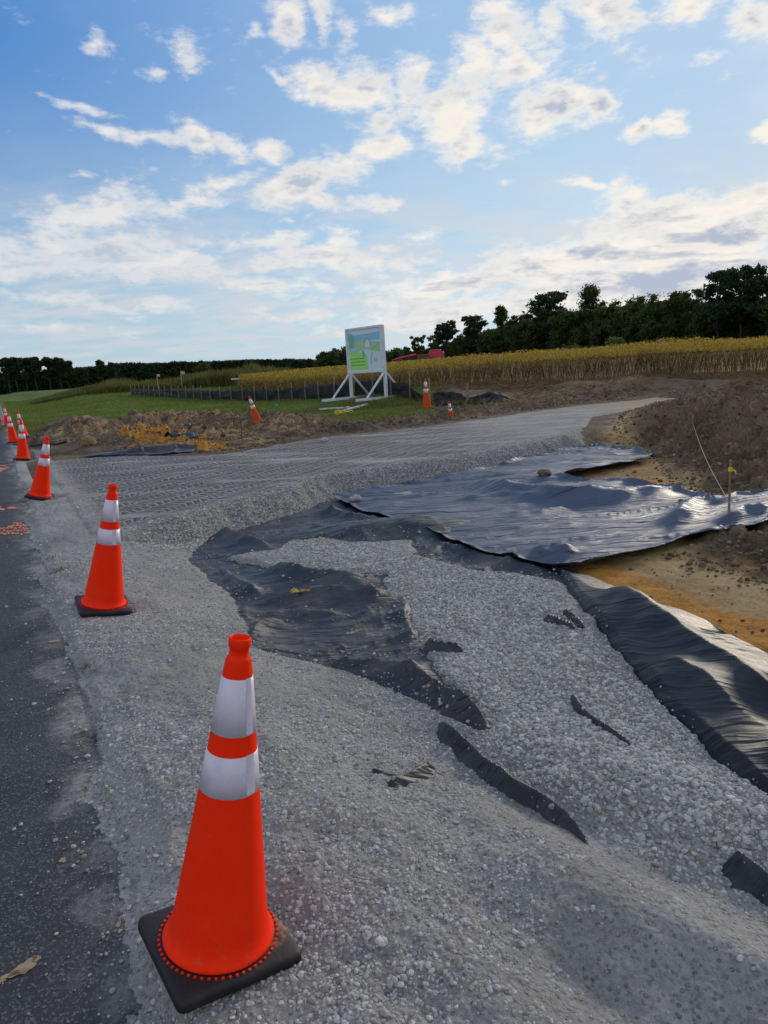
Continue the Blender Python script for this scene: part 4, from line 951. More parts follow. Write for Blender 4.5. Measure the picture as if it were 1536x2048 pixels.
    for k, (a, b_, cc, dd, lab) in enumerate(((935, 808, 932, 767, 'bare wooden stake standing up out of the slumped black fence film'), (1058 / 2.844 + 560 - .0, 812, 932, 0, ''),)):
        if not lab: continue
        x, y, z = along(a, b_, 27); m = MB(); zt = along(cc, dd, 27)[2]; zb = hg(x, y) - .1
        m.bar((0, 0, 0), (.04, 0, zt - zb), .045); s_ = m.build('wooden_stake', WOOD); s_.location = (x, y, zb); tag(s_, lab, 'stake', 'wooden survey stakes')
silt_fence()

# ------------------------------------------------------------ leaves and blades
def m_leaf(name, cols, transl=.35, rough=.7):
    m = bpy.data.materials.new(name); m.use_nodes = True; T = NT(m.node_tree); b = T.n['Principled BSDF']
    g = T.new('ShaderNodeNewGeometry'); rp = T.new('ShaderNodeValToRGB'); T.l.new(g.outputs['Random Per Island'], rp.inputs[0])
    e = rp.color_ramp.elements; e[0].color = (*cols[0], 1); e[1].color = (*cols[-1], 1)
    for i, c in enumerate(cols[1:-1]): x = e.new((i + 1) / (len(cols) - 1)); x.color = (*c, 1)
    T.l.new(rp.outputs[0], b.inputs['Base Color']); b.inputs['Roughness'].default_value = rough; b.inputs['Specular IOR Level'].default_value = .2
    if transl:
        tr = T.new('ShaderNodeBsdfTranslucent'); T.l.new(rp.outputs[0], tr.inputs[0]); mx = T.new('ShaderNodeMixShader'); mx.inputs[0].default_value = transl
        T.l.new(b.outputs[0], mx.inputs[1]); T.l.new(tr.outputs[0], mx.inputs[2]); T.l.new(mx.outputs[0], T.n['Material Output'].inputs[0])
    return m
def quads(C, size, asp=1.0, flat=0.0, up=None):   # randomly turned leaf quads at centres C
    n = len(C); a = RS.normal(size=(n, 3)); 
    if up is not None: a[:, 2] = a[:, 2] * .3 + up
    a /= np.linalg.norm(a, axis=1)[:, None]; b = RS.normal(size=(n, 3)); b -= (b * a).sum(1)[:, None] * a; b /= np.linalg.norm(b, axis=1)[:, None]
    s = np.broadcast_to(size, (n,))[:, None]; a = a * s * asp; b = b * s
    V = np.stack([C - a * .5, C + b * .42 - a * .05, C + a * .55, C - b * .42 + a * .05], 1).reshape(-1, 3)
    return V, np.arange(4 * n).reshape(n, 4)
def blades(x, y, z, h, w, lean=.35):
    n = len(x); t = RS.rand(n) * 6.28; lx = RS.normal(size=n) * lean * h; ly = RS.normal(size=n) * lean * h; dx = np.cos(t) * w; dy = np.sin(t) * w
    V = np.stack([np.stack([x - dx, y - dy, z], -1), np.stack([x + dx, y + dy, z], -1), np.stack([x + dx * .7 + lx * .45, y + dy * .7 + ly * .45, z + h * .6], -1), np.stack([x + lx, y + ly, z + h], -1)], 1).reshape(-1, 3)
    return V, np.arange(4 * n).reshape(n, 4)
GOLD = m_leaf('ripening bean leaves', [(.10, .060, .016), (.32, .19, .03), (.50, .33, .045), (.38, .28, .05), (.16, .16, .03), (.55, .40, .08)], .40)
BEAN = m_leaf('dry bean stems', [(.085, .052, .028), (.16, .10, .045), (.24, .165, .065)], .2)
GRN = m_leaf('short grass blades', [(.08, .135, .020), (.12, .19, .028), (.17, .22, .045), (.20, .19, .06)], .35)
WEED = m_leaf('tall roadside weeds', [(.07, .085, .022), (.12, .135, .03), (.19, .17, .055), (.16, .12, .05)], .35)
DRYG = m_leaf('dry straw', [(.14, .085, .045), (.22, .14, .07), (.30, .21, .11)], .2)
def soy():
    sd = sdf(np.zeros(1), np.zeros(1), SOY)
    def band(n, d0, d1, pw, inner):
        out = []
        d = (d0 ** pw + RS.rand(n) * (d1 ** pw - d0 ** pw)) ** (1 / pw); a = np.radians(-14 + RS.rand(n) * 56)
        x, y = d * np.sin(a), d * np.cos(a); s = sdf(x, y, SOY) + .35 * fbm(x, y, .9, 3, 401); k = s > 0
        x, y, s = x[k], y[k], s[k]; k = (s < inner) if inner > 0 else (s > -inner); return x[k], y[k], s[k]
    x, y, s = band(1300000, 30, 75, 1.0, 3.2); H = 1.34 + .26 * fbm(x, y, .9, 5, 405, .6)
    keep = RS.rand(len(x)) < .55 * (1 - .0 * s); x, y, s, H = x[keep], y[keep], s[keep], H[keep]
    f = 1 - RS.rand(len(x)) ** 1.35 * .95; z = bil(G0, x, y) + H * f * sst(s, -.1, .35) ** .4; D = np.hypot(x, y)
    C1 = np.stack([x, y, z], -1); s1 = (.022 + .036 * RS.rand(len(x))) * (D / 33)
    x, y, s = band(420000, 30, 240, .8, -2.5); H = 1.36 + .22 * fbm(x, y, .9, 4, 405); f = 1 - RS.rand(len(x)) ** 2 * .35; D = np.hypot(x, y)
    C2 = np.stack([x, y, bil(G0, x, y) + H * f], -1); s2 = (.045 + .05 * RS.rand(len(x))) * (D / 36)
    V, F = quads(np.concatenate([C1, C2]), np.concatenate([s1, s2]))
    o = mesh_np('soybean_field', V, F, GOLD, False); tag(o, 'golden ripening bean crop filling the field before the right-hand trees', kind='stuff')
    x, y, s = band(90000, 30, 75, 1.0, 1.3); H = .95 + .3 * RS.rand(len(x))
    z = bil(G0, x, y); V, F = blades(x, y, z - .05, H,   .007 * np.hypot(x, y) / 33, .16); 
    o2 = mesh_np('bean_stems', V, F, BEAN, False); tag(o2, 'brown stems along the cut edge of the bean crop', kind='stuff')
    # straw left lying along the edge
    n = 60000; d = 27 + RS.rand(n) * 10; a = np.radians(RS.rand(n) * 34 + 4); x, y = d * np.sin(a), d * np.cos(a); s = sdf(x, y, SOY)
    k = (s > -2.6) & (s < .4) & (RS.rand(n) < .25 + .5 * sst(s, -2.6, 0)) & (fbm(x, y, .5, 3, 421) > -.15); x, y = x[k], y[k]
    V, F = blades(x, y, bil(G0, x, y), .05 + .10 * RS.rand(len(x)), .012, 2.2); o3 = mesh_np('crop_straw', V, F, DRYG, False); tag(o3, 'flattened dry straw in front of the crop', kind='stuff')
soy()
def grass():
    n = 420000; d = (16 ** .5 + RS.rand(n) * (120 ** .5 - 16 ** .5)) ** 2; a = np.radians(-34 + RS.rand(n) * 46); x, y = d * np.sin(a), d * np.cos(a)
    g = bil(grassm, x, y); pat = fbm(x, y, .5, 4, 431); s = sroad(x, y)
    k = (g > .35) & (s > .5) & (RS.rand(n) < .55 + .9 * pat + .2); x, y, d, pat = x[k], y[k], d[k], pat[k]
    h = (.05 + .06 * RS.rand(len(x)) + .07 * np.clip(pat, 0, 1)) * (1 + (d - 16) * .006)
    V, F = blades(x, y, bil(G0, x, y) - .01, h, .006 * d / 18, .5); o = mesh_np('grass', V, F, GRN, False); tag(o, 'short green grass of the verge left of the driveway', kind='stuff')
    # long weeds round the sign, on the bank, a few tufts at the road edge
    xs, ys, hs, ws = [], [], [], []
    for px, py, r, n, h in ((765, 815, .9, 700, .24), (800, 812, 1.0, 500, .26), (720, 822, .9, 400, .18), (840, 814, .8, 300, .22), (640, 822, 1.0, 250, .2), (885, 806, .7, 200, .35), (930, 812, .8, 220, .3), (1010, 812, .8, 120, .25), (20, 862, 1.2, 400, .25), (50, 868, .9, 300, .22),
                            (172, 1335, .035, 60, .035), (190, 1342, .02, 24, .03), (118, 1142, .07, 50, .05), (105, 1118, .06, 30, .05), (108, 1085, .07, 30, .05), (45, 985, .2, 60, .06), (125, 1140, .1, 40, .05)):
        x0, y0, z0 = drop(px, py); n_ = int(n); xs.append(x0 + RS.normal(size=n_) * r * .6); ys.append(y0 + RS.normal(size=n_) * r * .6); hs.append(h * (.4 + .8 * RS.rand(n_))); ws.append(np.full(n_, max(.0012, .004 * min(1, h * 2.2))))
    x, y, h, w = map(np.concatenate, (xs, ys, hs, ws)); V, F = blades(x, y, np.maximum(bil(TOP, x, y) - .01, -.01), h, w, .35); o = mesh_np('weeds', V, F, WEED, False); tag(o, 'loose green weed tufts on the bank around the sign', kind='stuff')
    # tall weeds behind the silt fence
    n = 60000; t = RS.rand(n); px = 60 + t * 600; 
    Dd = np.interp(px, [60, 215, 400, 520, 660], [88, 86, 84, 76, 62]) + RS.rand(n) * 14; aa = np.array([math.atan2(*along(p, 770, 100)[:2]) for p in np.linspace(60, 660, 61)])
    a = np.interp(px, np.linspace(60, 660, 61), aa); x, y = Dd * np.sin(a), Dd * np.cos(a)
    Hh = np.interp(px, [60, 130, 190, 222, 250, 300, 400, 500, 560, 660], [.4, .6, .9, 1.3, 1.2, 1.2, 1.4, 2.0, 1.3, .8]) * (.5 + .55 * RS.rand(n)) * (1 + .7 * fbm(x, y, .35, 4, 441))
    V, F = blades(x, y, bil(G0, x, y), Hh, .05, .12); o = mesh_np('tall_weeds', V, F, WEED, False); tag(o, 'tall olive weeds growing behind the black silt fence', kind='stuff')
    # dead roots and straw on the banks
    n = 26000; d = 14 + RS.rand(n) * 14; a = np.radians(-34 + RS.rand(n) * 58); x, y = d * np.sin(a), d * np.cos(a)
    dd, sd, tt = pline(x, y, BANKL); off = dd * np.where(sd < 0, 1, -1); k = ((off > .2) & (off < 4)) | (sdf(x, y, HEAPS) > .3); k &= (fbm(x, y, .9, 3, 451) > .05); x, y = x[k], y[k]
    V, F = blades(x, y, bil(G0, x, y), .03 + .09 * RS.rand(len(x)) ** 2, .005, 1.4); o = mesh_np('root_litter', V, F, DRYG, False); tag(o, 'dead roots and straw on the brown dirt bank', kind='stuff')
grass()

# ------------------------------------------------------------ trees
BARK = mat('tree bark', (.028, .022, .018), .9, bump=.4, bscale=4, col2=(.05, .042, .034), vscale=2)
TL1 = m_leaf('dark woodland foliage', [(.040, .064, .024), (.066, .10, .032), (.095, .135, .038), (.125, .14, .045)], .42)
TL2 = m_leaf('olive woodland foliage', [(.028, .046, .012), (.05, .075, .018), (.075, .095, .024), (.095, .10, .03)], .35)
TL3 = m_leaf('pine needles', [(.024, .042, .022), (.040, .062, .028), (.060, .086, .034)], .32)
def tree(px, ytop, D, wpx, kind, label, group, leafmat, ybase=None, seed=0, crown0=.35, name='broadleaf_tree', dens=1.0):
    global RS
    x, y, zt = along(px, ytop, D); z0 = hg(x, y) - .3; Ht = zt - z0; Wr = wpx / 2 / FPX * D * 1.05
    rr = np.random.RandomState(seed + 500); keep, RS = RS, rr
    r = empty(name, (x, y, z0)); tag(r, label, 'bush' if kind == 'bush' else 'tree', group)
    C = []; m = MB()
    if kind != 'bush':
        bend = rr.normal(size=2) * .02 * Ht; tp = [(0, 0, 0), (bend[0] * .5, bend[1], Ht * .35), (bend[0], bend[1], Ht * .65), (bend[0] * 1.2, bend[1], Ht * .93)]
        m.tube(tp, [Ht * .017 + .05, Ht * .013 + .03, Ht * .008 + .03, .03], 7)
    K = {'round': 54, 'pine': 46, 'poplar': 46, 'wisp': 26, 'bush': 22}[kind]
    for i in range(K):
        for _ in range(30):
            u = rr.uniform(-1, 1, 3)
            if .35 < np.linalg.norm(u) < 1: break
        if kind == 'round': c = np.array([u[0] * Wr * .82, u[1] * Wr * .8, Ht * (crown0 + (1 - crown0) * (.5 + .46 * u[2]))]); cr = Wr * rr.uniform(.14, .30)
        elif kind == 'pine':
            f = rr.rand() ** .7; c = np.array([u[0] * Wr * (.95 - .35 * f * f), u[1] * Wr * .8, Ht * (crown0 + (1 - crown0) * f * .97)]); cr = Wr * rr.uniform(.12, .26)
        elif kind == 'poplar':
            f = rr.rand(); c = np.array([u[0] * Wr * (1 - .75 * f), u[1] * Wr * (1 - .7 * f), Ht * (crown0 + (1 - crown0) * f * .95)]); cr = Wr * rr.uniform(.18, .30)
        elif kind == 'wisp':
            f = rr.rand(); c = np.array([u[0] * Wr, u[1] * Wr, Ht * (crown0 + (1 - crown0) * f * .98)]); cr = Wr * rr.uniform(.15, .30)
        else: c = np.array([u[0] * Wr * .8, u[1] * Wr * .6, Ht * (.45 + .42 * u[2] * (1 - .4 * abs(u[0])))]); cr = Wr * rr.uniform(.25, .38)
        if kind != 'bush' and i % 2 == 0:
            zb = min(c[2] * rr.uniform(.55, .85), Ht * .8); f = zb / (Ht * .93)
            m.tube([(bend[0] * f, bend[1] * f, zb), (c[0] * .55, c[1] * .55, (zb + c[2]) / 2 - .03 * Ht), tuple(c)], [Ht * .007 + .02, Ht * .004 + .02, .015], 5)
        n = int(120 * dens); g = rr.normal(size=(n, 3)); g = g / (np.linalg.norm(g, axis=1)[:, None] + 1e-6) * rr.rand(n, 1) ** .6
        g *= np.array([1.15, 1.1, .62 if kind == 'pine' else .85]) * cr * (1 + .35 * rr.normal(size=(n, 1)))
        C.append(c + g)
    C = np.concatenate(C); C[:, 2] = np.minimum(C[:, 2], Ht * 1.01)
    ls = D * .0021 * (1.25 if kind == 'pine' else 1.0); V, F = quads(C, ls * (.7 + .7 * rr.rand(len(C))), 1.3 if kind != 'pine' else 1.6)
    if kind == 'bush':
        mesh_np('foliage', V, F, leafmat, False, r)
        for k in range(5): m.tube([(0, 0, 0), (rr.normal() * Wr * .3, rr.normal() * Wr * .3, Ht * .6)], [.04, .02], 5)
        m.build('stem', BARK, r, True)
    else:
        m.build('trunk', BARK, r, True); mesh_np('crown', V, F, leafmat, False, r)
    RS = keep
ordn = 'first second third fourth fifth sixth seventh eighth ninth tenth eleventh twelfth thirteenth fourteenth fifteenth sixteenth seventeenth eighteenth nineteenth twentieth twenty-first twenty-second twenty-third twenty-fourth twenty-fifth twenty-sixth twenty-seventh twenty-eighth twenty-ninth thirtieth'.split()
lookw = {'round': 'dark broadleaf tree with a rounded crown', 'pine': 'tall pine with a flat open crown', 'poplar': 'slender feathery tree tapering upward', 'wisp': 'thin wispy tree with sparse leaves'}
RT = [(646, 704, 300, 26, 'round', .1), (668, 697, 300, 30, 'round', .1), (690, 694, 290, 32, 'round', .1), (790, 694, 250, 30, 'round', .1), (812, 694, 240, 22, 'round', .1), (836, 672, 230, 22, 'wisp', .5), (866, 668, 220, 28, 'wisp', .4),
      (893, 644, 205, 44, 'pine', .45), (922, 668, 200, 40, 'round', .2), (946, 634, 190, 50, 'pine', .42), (975, 650, 185, 34, 'round', .2), (1002, 611, 175, 40, 'poplar', .25), (1040, 626, 168, 48, 'round', .25), (1070, 640, 165, 44, 'round', .2),
      (1094, 586, 158, 72, 'pine', .42), (1135, 606, 152, 58, 'round', .2), (1184, 568, 146, 62, 'poplar', .25), (1206, 610, 140, 44, 'round', .2), (1240, 598, 136, 50, 'round', .15), (1272, 590, 132, 48, 'round', .15), (1312, 588, 128, 56, 'round', .15), (1352, 582, 124, 56, 'poplar', .2),
      (1392, 580, 120, 44, 'wisp', .3), (1416, 600, 118, 50, 'round', .2), (1444, 543, 115, 56, 'pine', .45), (1490, 536, 112, 78, 'pine', .45), (1540, 552, 110, 66, 'pine', .42), (1585, 560, 108, 70, 'round', .2), (1640, 545, 106, 80, 'pine', .4)]
for i, (px, yt, D, w, k, c0) in enumerate(RT):
    w *= 1.28; c0 *= .85
    g_ = 'trees in the line beyond the crop'
    tree(px, yt, D, w, k, '%s, %s from the left in the right tree line' % (lookw[k], ordn[i]), g_, TL3 if k == 'pine' else (TL2 if k in ('poplar', 'wisp') or i in (9, 14) else TL1), seed=i, crown0=c0, name='pine_tree' if k == 'pine' else 'broadleaf_tree', dens=1.25 if D < 180 else .8)
tree(1148, 681, 104, 46, 'bush', 'low rounded green bush in front of the dark trees', 'bushes before the tree line', m_leaf('green bush leaves', [(.07, .10, .02), (.10, .13, .03), (.13, .15, .04)], .4), seed=61)
tree(1228, 663, 100, 44, 'bush', 'taller pale green pointed bush in front of the dark trees', 'bushes before the tree line', m_leaf('pale bush leaves', [(.10, .13, .04), (.14, .18, .05), (.18, .21, .07)], .4), seed=62)
tree(405, 722, 150, 46, 'bush', 'olive shrub standing before the far dark forest left of the sign', 'bushes before the tree line', TL2, seed=63)
LT = [(-18, 718, 26, 'pine'), (9, 716, 24, 'pine'), (25, 716, 20, 'pine'), (44, 717, 32, 'pine'), (64, 715, 30, 'pine'), (93, 716, 30, 'pine'), (114, 717, 26, 'pine'), (131, 724, 24, 'pine'), (146, 730, 22, 'round'), (164, 731, 18, 'round'), (200, 722, 16, 'pine'), (222, 727, 12, 'pine')]
for i, (px, yt, w, k) in enumerate(LT):
    tree(px, yt, 380, w, k, ('far pine with an open crown' if k == 'pine' else 'far rounded tree') + ', %s from the left among the left-hand pines' % ordn[i], 'far pines at the left', TL3, seed=100 + i, crown0=.42 if k == 'pine' else .1, name='pine_tree' if k == 'pine' else 'broadleaf_tree', dens=.7)
def forest(name, label, prof, n, leafmat, seed, depth, low=0.0):
    px = np.array([p[0] for p in prof], float); az_ = np.array([math.atan2(*along(p[0], p[1], p[2])[:2]) for p in prof]); 
    tz = np.array([along(p[0], p[1], p[2])[2] for p in prof]); Ds = np.array([p[2] for p in prof], float)
    a = az_[0] + RS.rand(n) * (az_[-1] - az_[0]); D = np.interp(a, az_, Ds); D2 = D + (RS.rand(n) ** 1.5) * depth; x, y = D2 * np.sin(a), D2 * np.cos(a)
    H = np.interp(a, az_, tz); z0 = bil(G0, x, y)
    cr = .5 + .5 * fbm(a * 60, D2 * .08, 1.0, 4, seed, .6); Hh = (H - z0) * (.84 + .22 * cr)
    z = z0 + Hh * (low + (1 - low) * RS.rand(n) ** .75); V, F = quads(np.stack([x, y, z], -1), D * .0036 * (.7 + .7 * RS.rand(n)), 1.3)
    o = mesh_np(name, V, F, leafmat, False); tag(o, label, kind='stuff'); return o
forest('far_forest', 'long dark even-topped forest on the horizon left of the sign', [(-700, 790, 400), (-300, 765, 400), (-60, 748, 400), (60, 742, 400), (120, 740, 400), (160, 733, 405), (240, 727, 410), (330, 724, 420), (450, 721, 430), (560, 718, 430), (618, 718, 430), (640, 722, 430), (700, 722, 430), (800, 712, 430)], 120000, TL3, 71, 40)
forest('woodland', 'dark lower woodland filling the tree line right of the sign', [(628, 722, 310), (660, 708, 300), (700, 700, 285), (760, 702, 260), (810, 706, 245), (870, 694, 225), (930, 672, 205), (1000, 650, 185), (1080, 632, 168), (1150, 622, 155), (1220, 612, 142), (1300, 600, 134), (1400, 598, 124), (1536, 588, 114), (1700, 580, 108), (2300, 560, 110)], 330000, TL1, 75, 22)

# ------------------------------------------------------------ red combine beyond the crop
def combine():
    D = 104; x0, y0, _ = along(784, 722, D); x1, y1, _ = along(887, 722, D); ax = np.array([x1 - x0, y1 - y0, 0]); Ln = np.linalg.norm(ax); ax /= Ln; by = np.array([-ax[1], ax[0], 0])
    zg = hg(x0, y0); k = D / FPX; Z = lambda px, py: along(px, py, D)[2] - zg
    r = empty('combine_harvester', (x0, y0, zg), np.stack([ax, by, [0, 0, 1]], 1)); tag(r, 'red combine harvester half hidden behind the golden crop', 'combine')
    RED = mat('red machine paint', (.50, .035, .045), .4, col2=(.36, .03, .04), vscale=.8); DRK = mat('dark machine parts', (.022, .018, .018), .5); BRN = mat('dusty side panel', (.13, .055, .045), .7, col2=(.09, .05, .04), vscale=1.2); GLS = mat('cab glass', (.02, .025, .03), .1, .8); GRY = mat('pale grey trim', (.42, .42, .45), .5); TYR = mat('tyre rubber', (.02, .02, .02), .8)
    u = lambda px: (px - 784) * k
    m = MB(); m.box((u(871), 0, (Z(871, 704) + 1.1) / 2), (u(886) - u(857), 2.6, Z(871, 704) - 1.1)); m.box((u(869), 0, Z(869, 703)), (u(880) - u(858), 2.4, .5)); m.build('body', RED, r, bevel=.12)
    m = MB(); m.box((u(845), .0, (Z(845, 711) + 1.2) / 2), (u(858) - u(832), 2.5, Z(845, 711) - 1.2)); m.build('side_panel', BRN, r, bevel=.06)
    m = MB(); m.box((u(845), 0, Z(845, 710) + .02), (u(859) - u(830), 2.56, .14)); m.build('grain_tank_edge', RED, r)
    m = MB(); m.box((u(819), 0, (Z(819, 715) + 1.0) / 2), (u(831) - u(807), 2.3, Z(819, 715) - 1.0)); m.build('engine_bay', DRK, r, bevel=.08)
    m = MB(); m.box((u(799), 0, (Z(799, 719) + 1.2) / 2), (u(807) - u(790), 1.9, Z(799, 719) - 1.2)); m.build('cab', GLS, r, bevel=.1)
    m = MB(); m.tube([(u(785), -1.2, Z(785, 721)), (u(800), -1.25, Z(800, 716.5)), (u(832), -1.3, Z(832, 709.5))], [.10, .17, .17], 10); a = m.build('unloading_auger', RED, r, True)
    m = MB(); m.tube([(u(784), -1.2, Z(784, 721)), (u(784), -1.2, Z(784, 728))], [.16, .2], 8); m.build('spout', DRK, a, True)
    m = MB(); m.box((u(873), -1.33, Z(873, 724)), (u(887) - u(860), .06, .22)); m.build('trim_strip', GRY, r)
    for px, rad, yy in ((858, .95, -1.5), (858, .95, 1.5), (800, .6, -1.4), (800, .6, 1.4)):
        w = MB(); w.lathe([(rad * .5, -.25), (rad * .92, -.27), (rad, -.2), (rad, .2), (rad * .92, .27), (rad * .5, .25)], 24); w.v = [(a_, c_ + yy, b_ + rad) for a_, b_, c_ in w.v]; w.v = [(a_ + u(px), b_, c_) for a_, b_, c_ in w.v]; wo = w.build('wheel', TYR, r, True)
        h = MB(); h.lathe([(0.02, -.2), (rad * .5, -.22), (rad * .52, .2), (.02, .2)], 20); h.v = [(a_ + u(px), c_ + yy, b_ + rad) for a_, b_, c_ in h.v]; h.build('rim', GRY, wo, True)
combine()

# ------------------------------------------------------------ small things about the site
IRON = mat('rusty iron', (.035, .022, .018), .7); YEL = mat('yellow ribbon', (.75, .55, .03), .6); CORD = mat('string', (.42, .36, .24), .8); BLUE = mat('blue flag film', (.02, .33, .62), .5); PINK = mat('orange flag film', (.85, .16, .05), .5)
BLK = m_fabric('torn black film', .35, (.018, .02, .024), .38)
def rod(name, px, py, tx, ty, rad, m_, label, cat, zoff=0, sq=False):
    x, y, z = drop(px, py); D = math.hypot(x, y); t = np.array(along(tx, ty, D)); b = MB()
    if sq: b.bar((0, 0, -.15), t - [x, y, z], rad * 2, rad * 1.6)
    else: b.tube([(0, 0, -.1), t - [x, y, z]], rad, 8)
    o = b.build(name, m_); o.location = (x, y, z); tag(o, label, cat); return o, np.array([x, y, z]), t
rod('iron_rod', 484, 881, 481, 839, .011, IRON, 'thin dark iron rod standing in the dirt left of the leaning dirty cone', 'rod')
s1, b1, t1 = rod('wooden_stake', 1386, 866, 1385, 828, .016, WOOD, 'short thin brown stake on the right soil mound holding a string', 'stake', sq=True)
# ribboned stake
x, y, z = drop(1458, 1036); tp = np.array(along(1461, 920, math.hypot(x, y)))
r = empty('wooden_stake', (x, y, z)); tag(r, 'tall wooden stake with a yellow ribbon beside the fabric flap at the right', 'stake')
b = MB(); b.bar((0, 0, -.2), tp - [x, y, z], .030, .024); b.build('shaft', WOOD, r, bevel=.002)
d = (tp - [x, y, z]); b = MB(); 
for q in (.79, .82, .845): b.lathe([(.019, 0), (.021, .008), (.019, .016)], 10); k = len(b.v) - 30; b.v[k:] = [tuple(np.array(v) + d * q) for v in b.v[k:]]
b.tube([d * .83 + [.02, 0, 0], d * .80 + [.045, -.01, 0], d * .74 + [.05, -.02, 0]], [.006, .009, .006], 4); b.build('ribbon', YEL, r)
p0 = t1 - (t1 - b1) * .45; p1 = np.array([x, y, z]) + d * .22; pts = [p0 + (p1 - p0) * t - np.array([0, 0, .10 * math.sin(math.pi * t)]) for t in np.linspace(0, 1, 14)]
b = MB(); b.tube([p - p0 for p in pts], .0035, 5); o = b.build('string', CORD, smooth=True); o.location = p0; tag(o, 'pale string slung between the two stakes over the right dirt', 'string')
rod('wooden_stake', 932, 812, 934, 766, .022, WOOD, 'bare wooden stake among the slumped black fence film', 'stake', sq=True)
rod('wooden_stake', 972, 812, 968, 797, .02, WOOD, 'broken short stub of wood right of the slumped fence film', 'stake', sq=True)
def flag(px, py, ty, m_, lab, D=None, w=.10):
    if D: x, y, _ = along(px, py, D); z = hg(x, y)
    else: x, y, z = drop(px, py)
    tz = along(px, ty, math.hypot(x, y))[2] - z; r = empty('marker_flag', (x, y, z)); tag(r, lab, 'flag'); b = MB(); b.tube([(0, 0, -.05), (.01, 0, tz)], .004 if not D else .03, 6); b.build('wire', CORD if D else IRON, r)
    f = MB(); V = []; 
    for i in range(6):
        for s_ in (0, 1): V.append((.01 + w * i / 5, .02 * math.sin(i * 1.4), tz - s_ * w * .8 - .01 * i))
    f.add(V, [(2 * i, 2 * i + 2, 2 * i + 3, 2 * i + 1) for i in range(5)]); f.build('film', m_, r)
flag(550, 819, 806, BLUE, 'small blue marker flag on the grass between the cone and sign', w=.14)
flag(1415, 749, 742, PINK, 'tiny orange marker flag in the dirt below the crop edge at right', w=.12)
flag(316, 772, 748, mat('faded pink film', (.60, .36, .32), .6), 'left far pale pink flag on a pole behind the silt fence', 84, .35)
flag(364, 770, 742, mat('faded orange film', (.62, .30, .24), .6), 'right far orange and white flag on a pole behind the silt fence', 84, .45)
def lump(name, px, py, r, m_, label, cat, sq=(1, 1, .7), seed=0, rough=.35):
    x, y, z = drop(px, py); rr = np.random.RandomState(seed + 900); ico = bpy.data.meshes.new('tmp'); import bmesh
    bm = bmesh.new(); bmesh.ops.create_icosphere(bm, subdivisions=4, radius=1)
    co = np.array([v.co[:] for v in bm.verts]); n = fbm(co[:, 0] * 1.1 + seed + co[:, 2] * .7, co[:, 1] * 1.1 + co[:, 2] * .9, 1.1, 4, seed + 3); co = co * (1 + rough * n)[:, None] * np.array(sq) * r
    for v, c in zip(bm.verts, co): v.co = c
    me = bpy.data.meshes.new(name); bm.to_mesh(me); bm.free(); me.materials.append(m_); me.polygons.foreach_set('use_smooth', [True] * len(me.polygons)); bpy.data.meshes.remove(ico)
    o = bpy.data.objects.new(name, me); COL.objects.link(o); o.location = (x, y, z + r * sq[2] * .6); tag(o, label, cat)
ROCK = mat('pale broken concrete', (.42, .40, .38), .9, bump=.8, bscale=25, col2=(.3, .29, .28), vscale=12); CLOD = mat('soil clod', (.11, .08, .055), .95, bump=1, bscale=30, col2=(.18, .14, .10), vscale=12)
lump('rock', 711, 1001, .085, ROCK, 'pale concrete lump on the left corner of the large fabric sheet', 'rock', (1, .8, .62), 1)
lump('soil_clod', 1089, 951, .10, CLOD, 'dark soil clod lying on the fabric between its two lobes', 'clod', (1.1, .8, .6), 2)
lump('soil_clod', 1362, 1001, .035, CLOD, 'small soil clod on the right part of the large fabric sheet', 'clod', (1.1, .8, .6), 3)
lump('soil_clod', 1311, 912, .09, CLOD, 'soil clod at the tip of the far narrow fabric lobe', 'clod', (1.3, .8, .6), 4)
lump('soil_clod', 178, 889, .17, mat('tan clod', (.26, .17, .08), .95, bump=1, bscale=20, col2=(.18, .12, .06), vscale=8), 'rounded tan clod at the foot of the left spoil heap', 'clod', (1, .8, .8), 5)
lump('rock', 649, 884, .09, ROCK, 'small grey rock at the edge of the driveway before the dirt', 'rock', (1, .8, .7), 6)
# corn husk on the fabric
x, y, z = drop(600, 1186); HUSK = mat('dry corn husk', (.50, .32, .10), .7, col2=(.30, .16, .04), vscale=30); r = empty('corn_cob', (x, y, z + .012)); tag(r, 'dry golden corn cob with husk lying on the black fabric', 'corn cob')
b = MB(); b.tube([(-.01, 0, 0), (.02, 0, .004), (.06, .004, .006), (.085, .006, .002)], [.008, .013, .012, .004], 10); b.build('cob', HUSK, r, True)
b = MB()
for k in range(5):
    a = -.5 + k * .25; b.add([(-.005, -.008, .002), (-.005, .008, .004), (-.05, .012 + a * .06, .012 + .004 * k), (-.085 - .01 * (k % 2), a * .07, .002 + .01 * (k % 3))], [(0, 1, 2, 3)])
b.build('husk', HUSK, r)
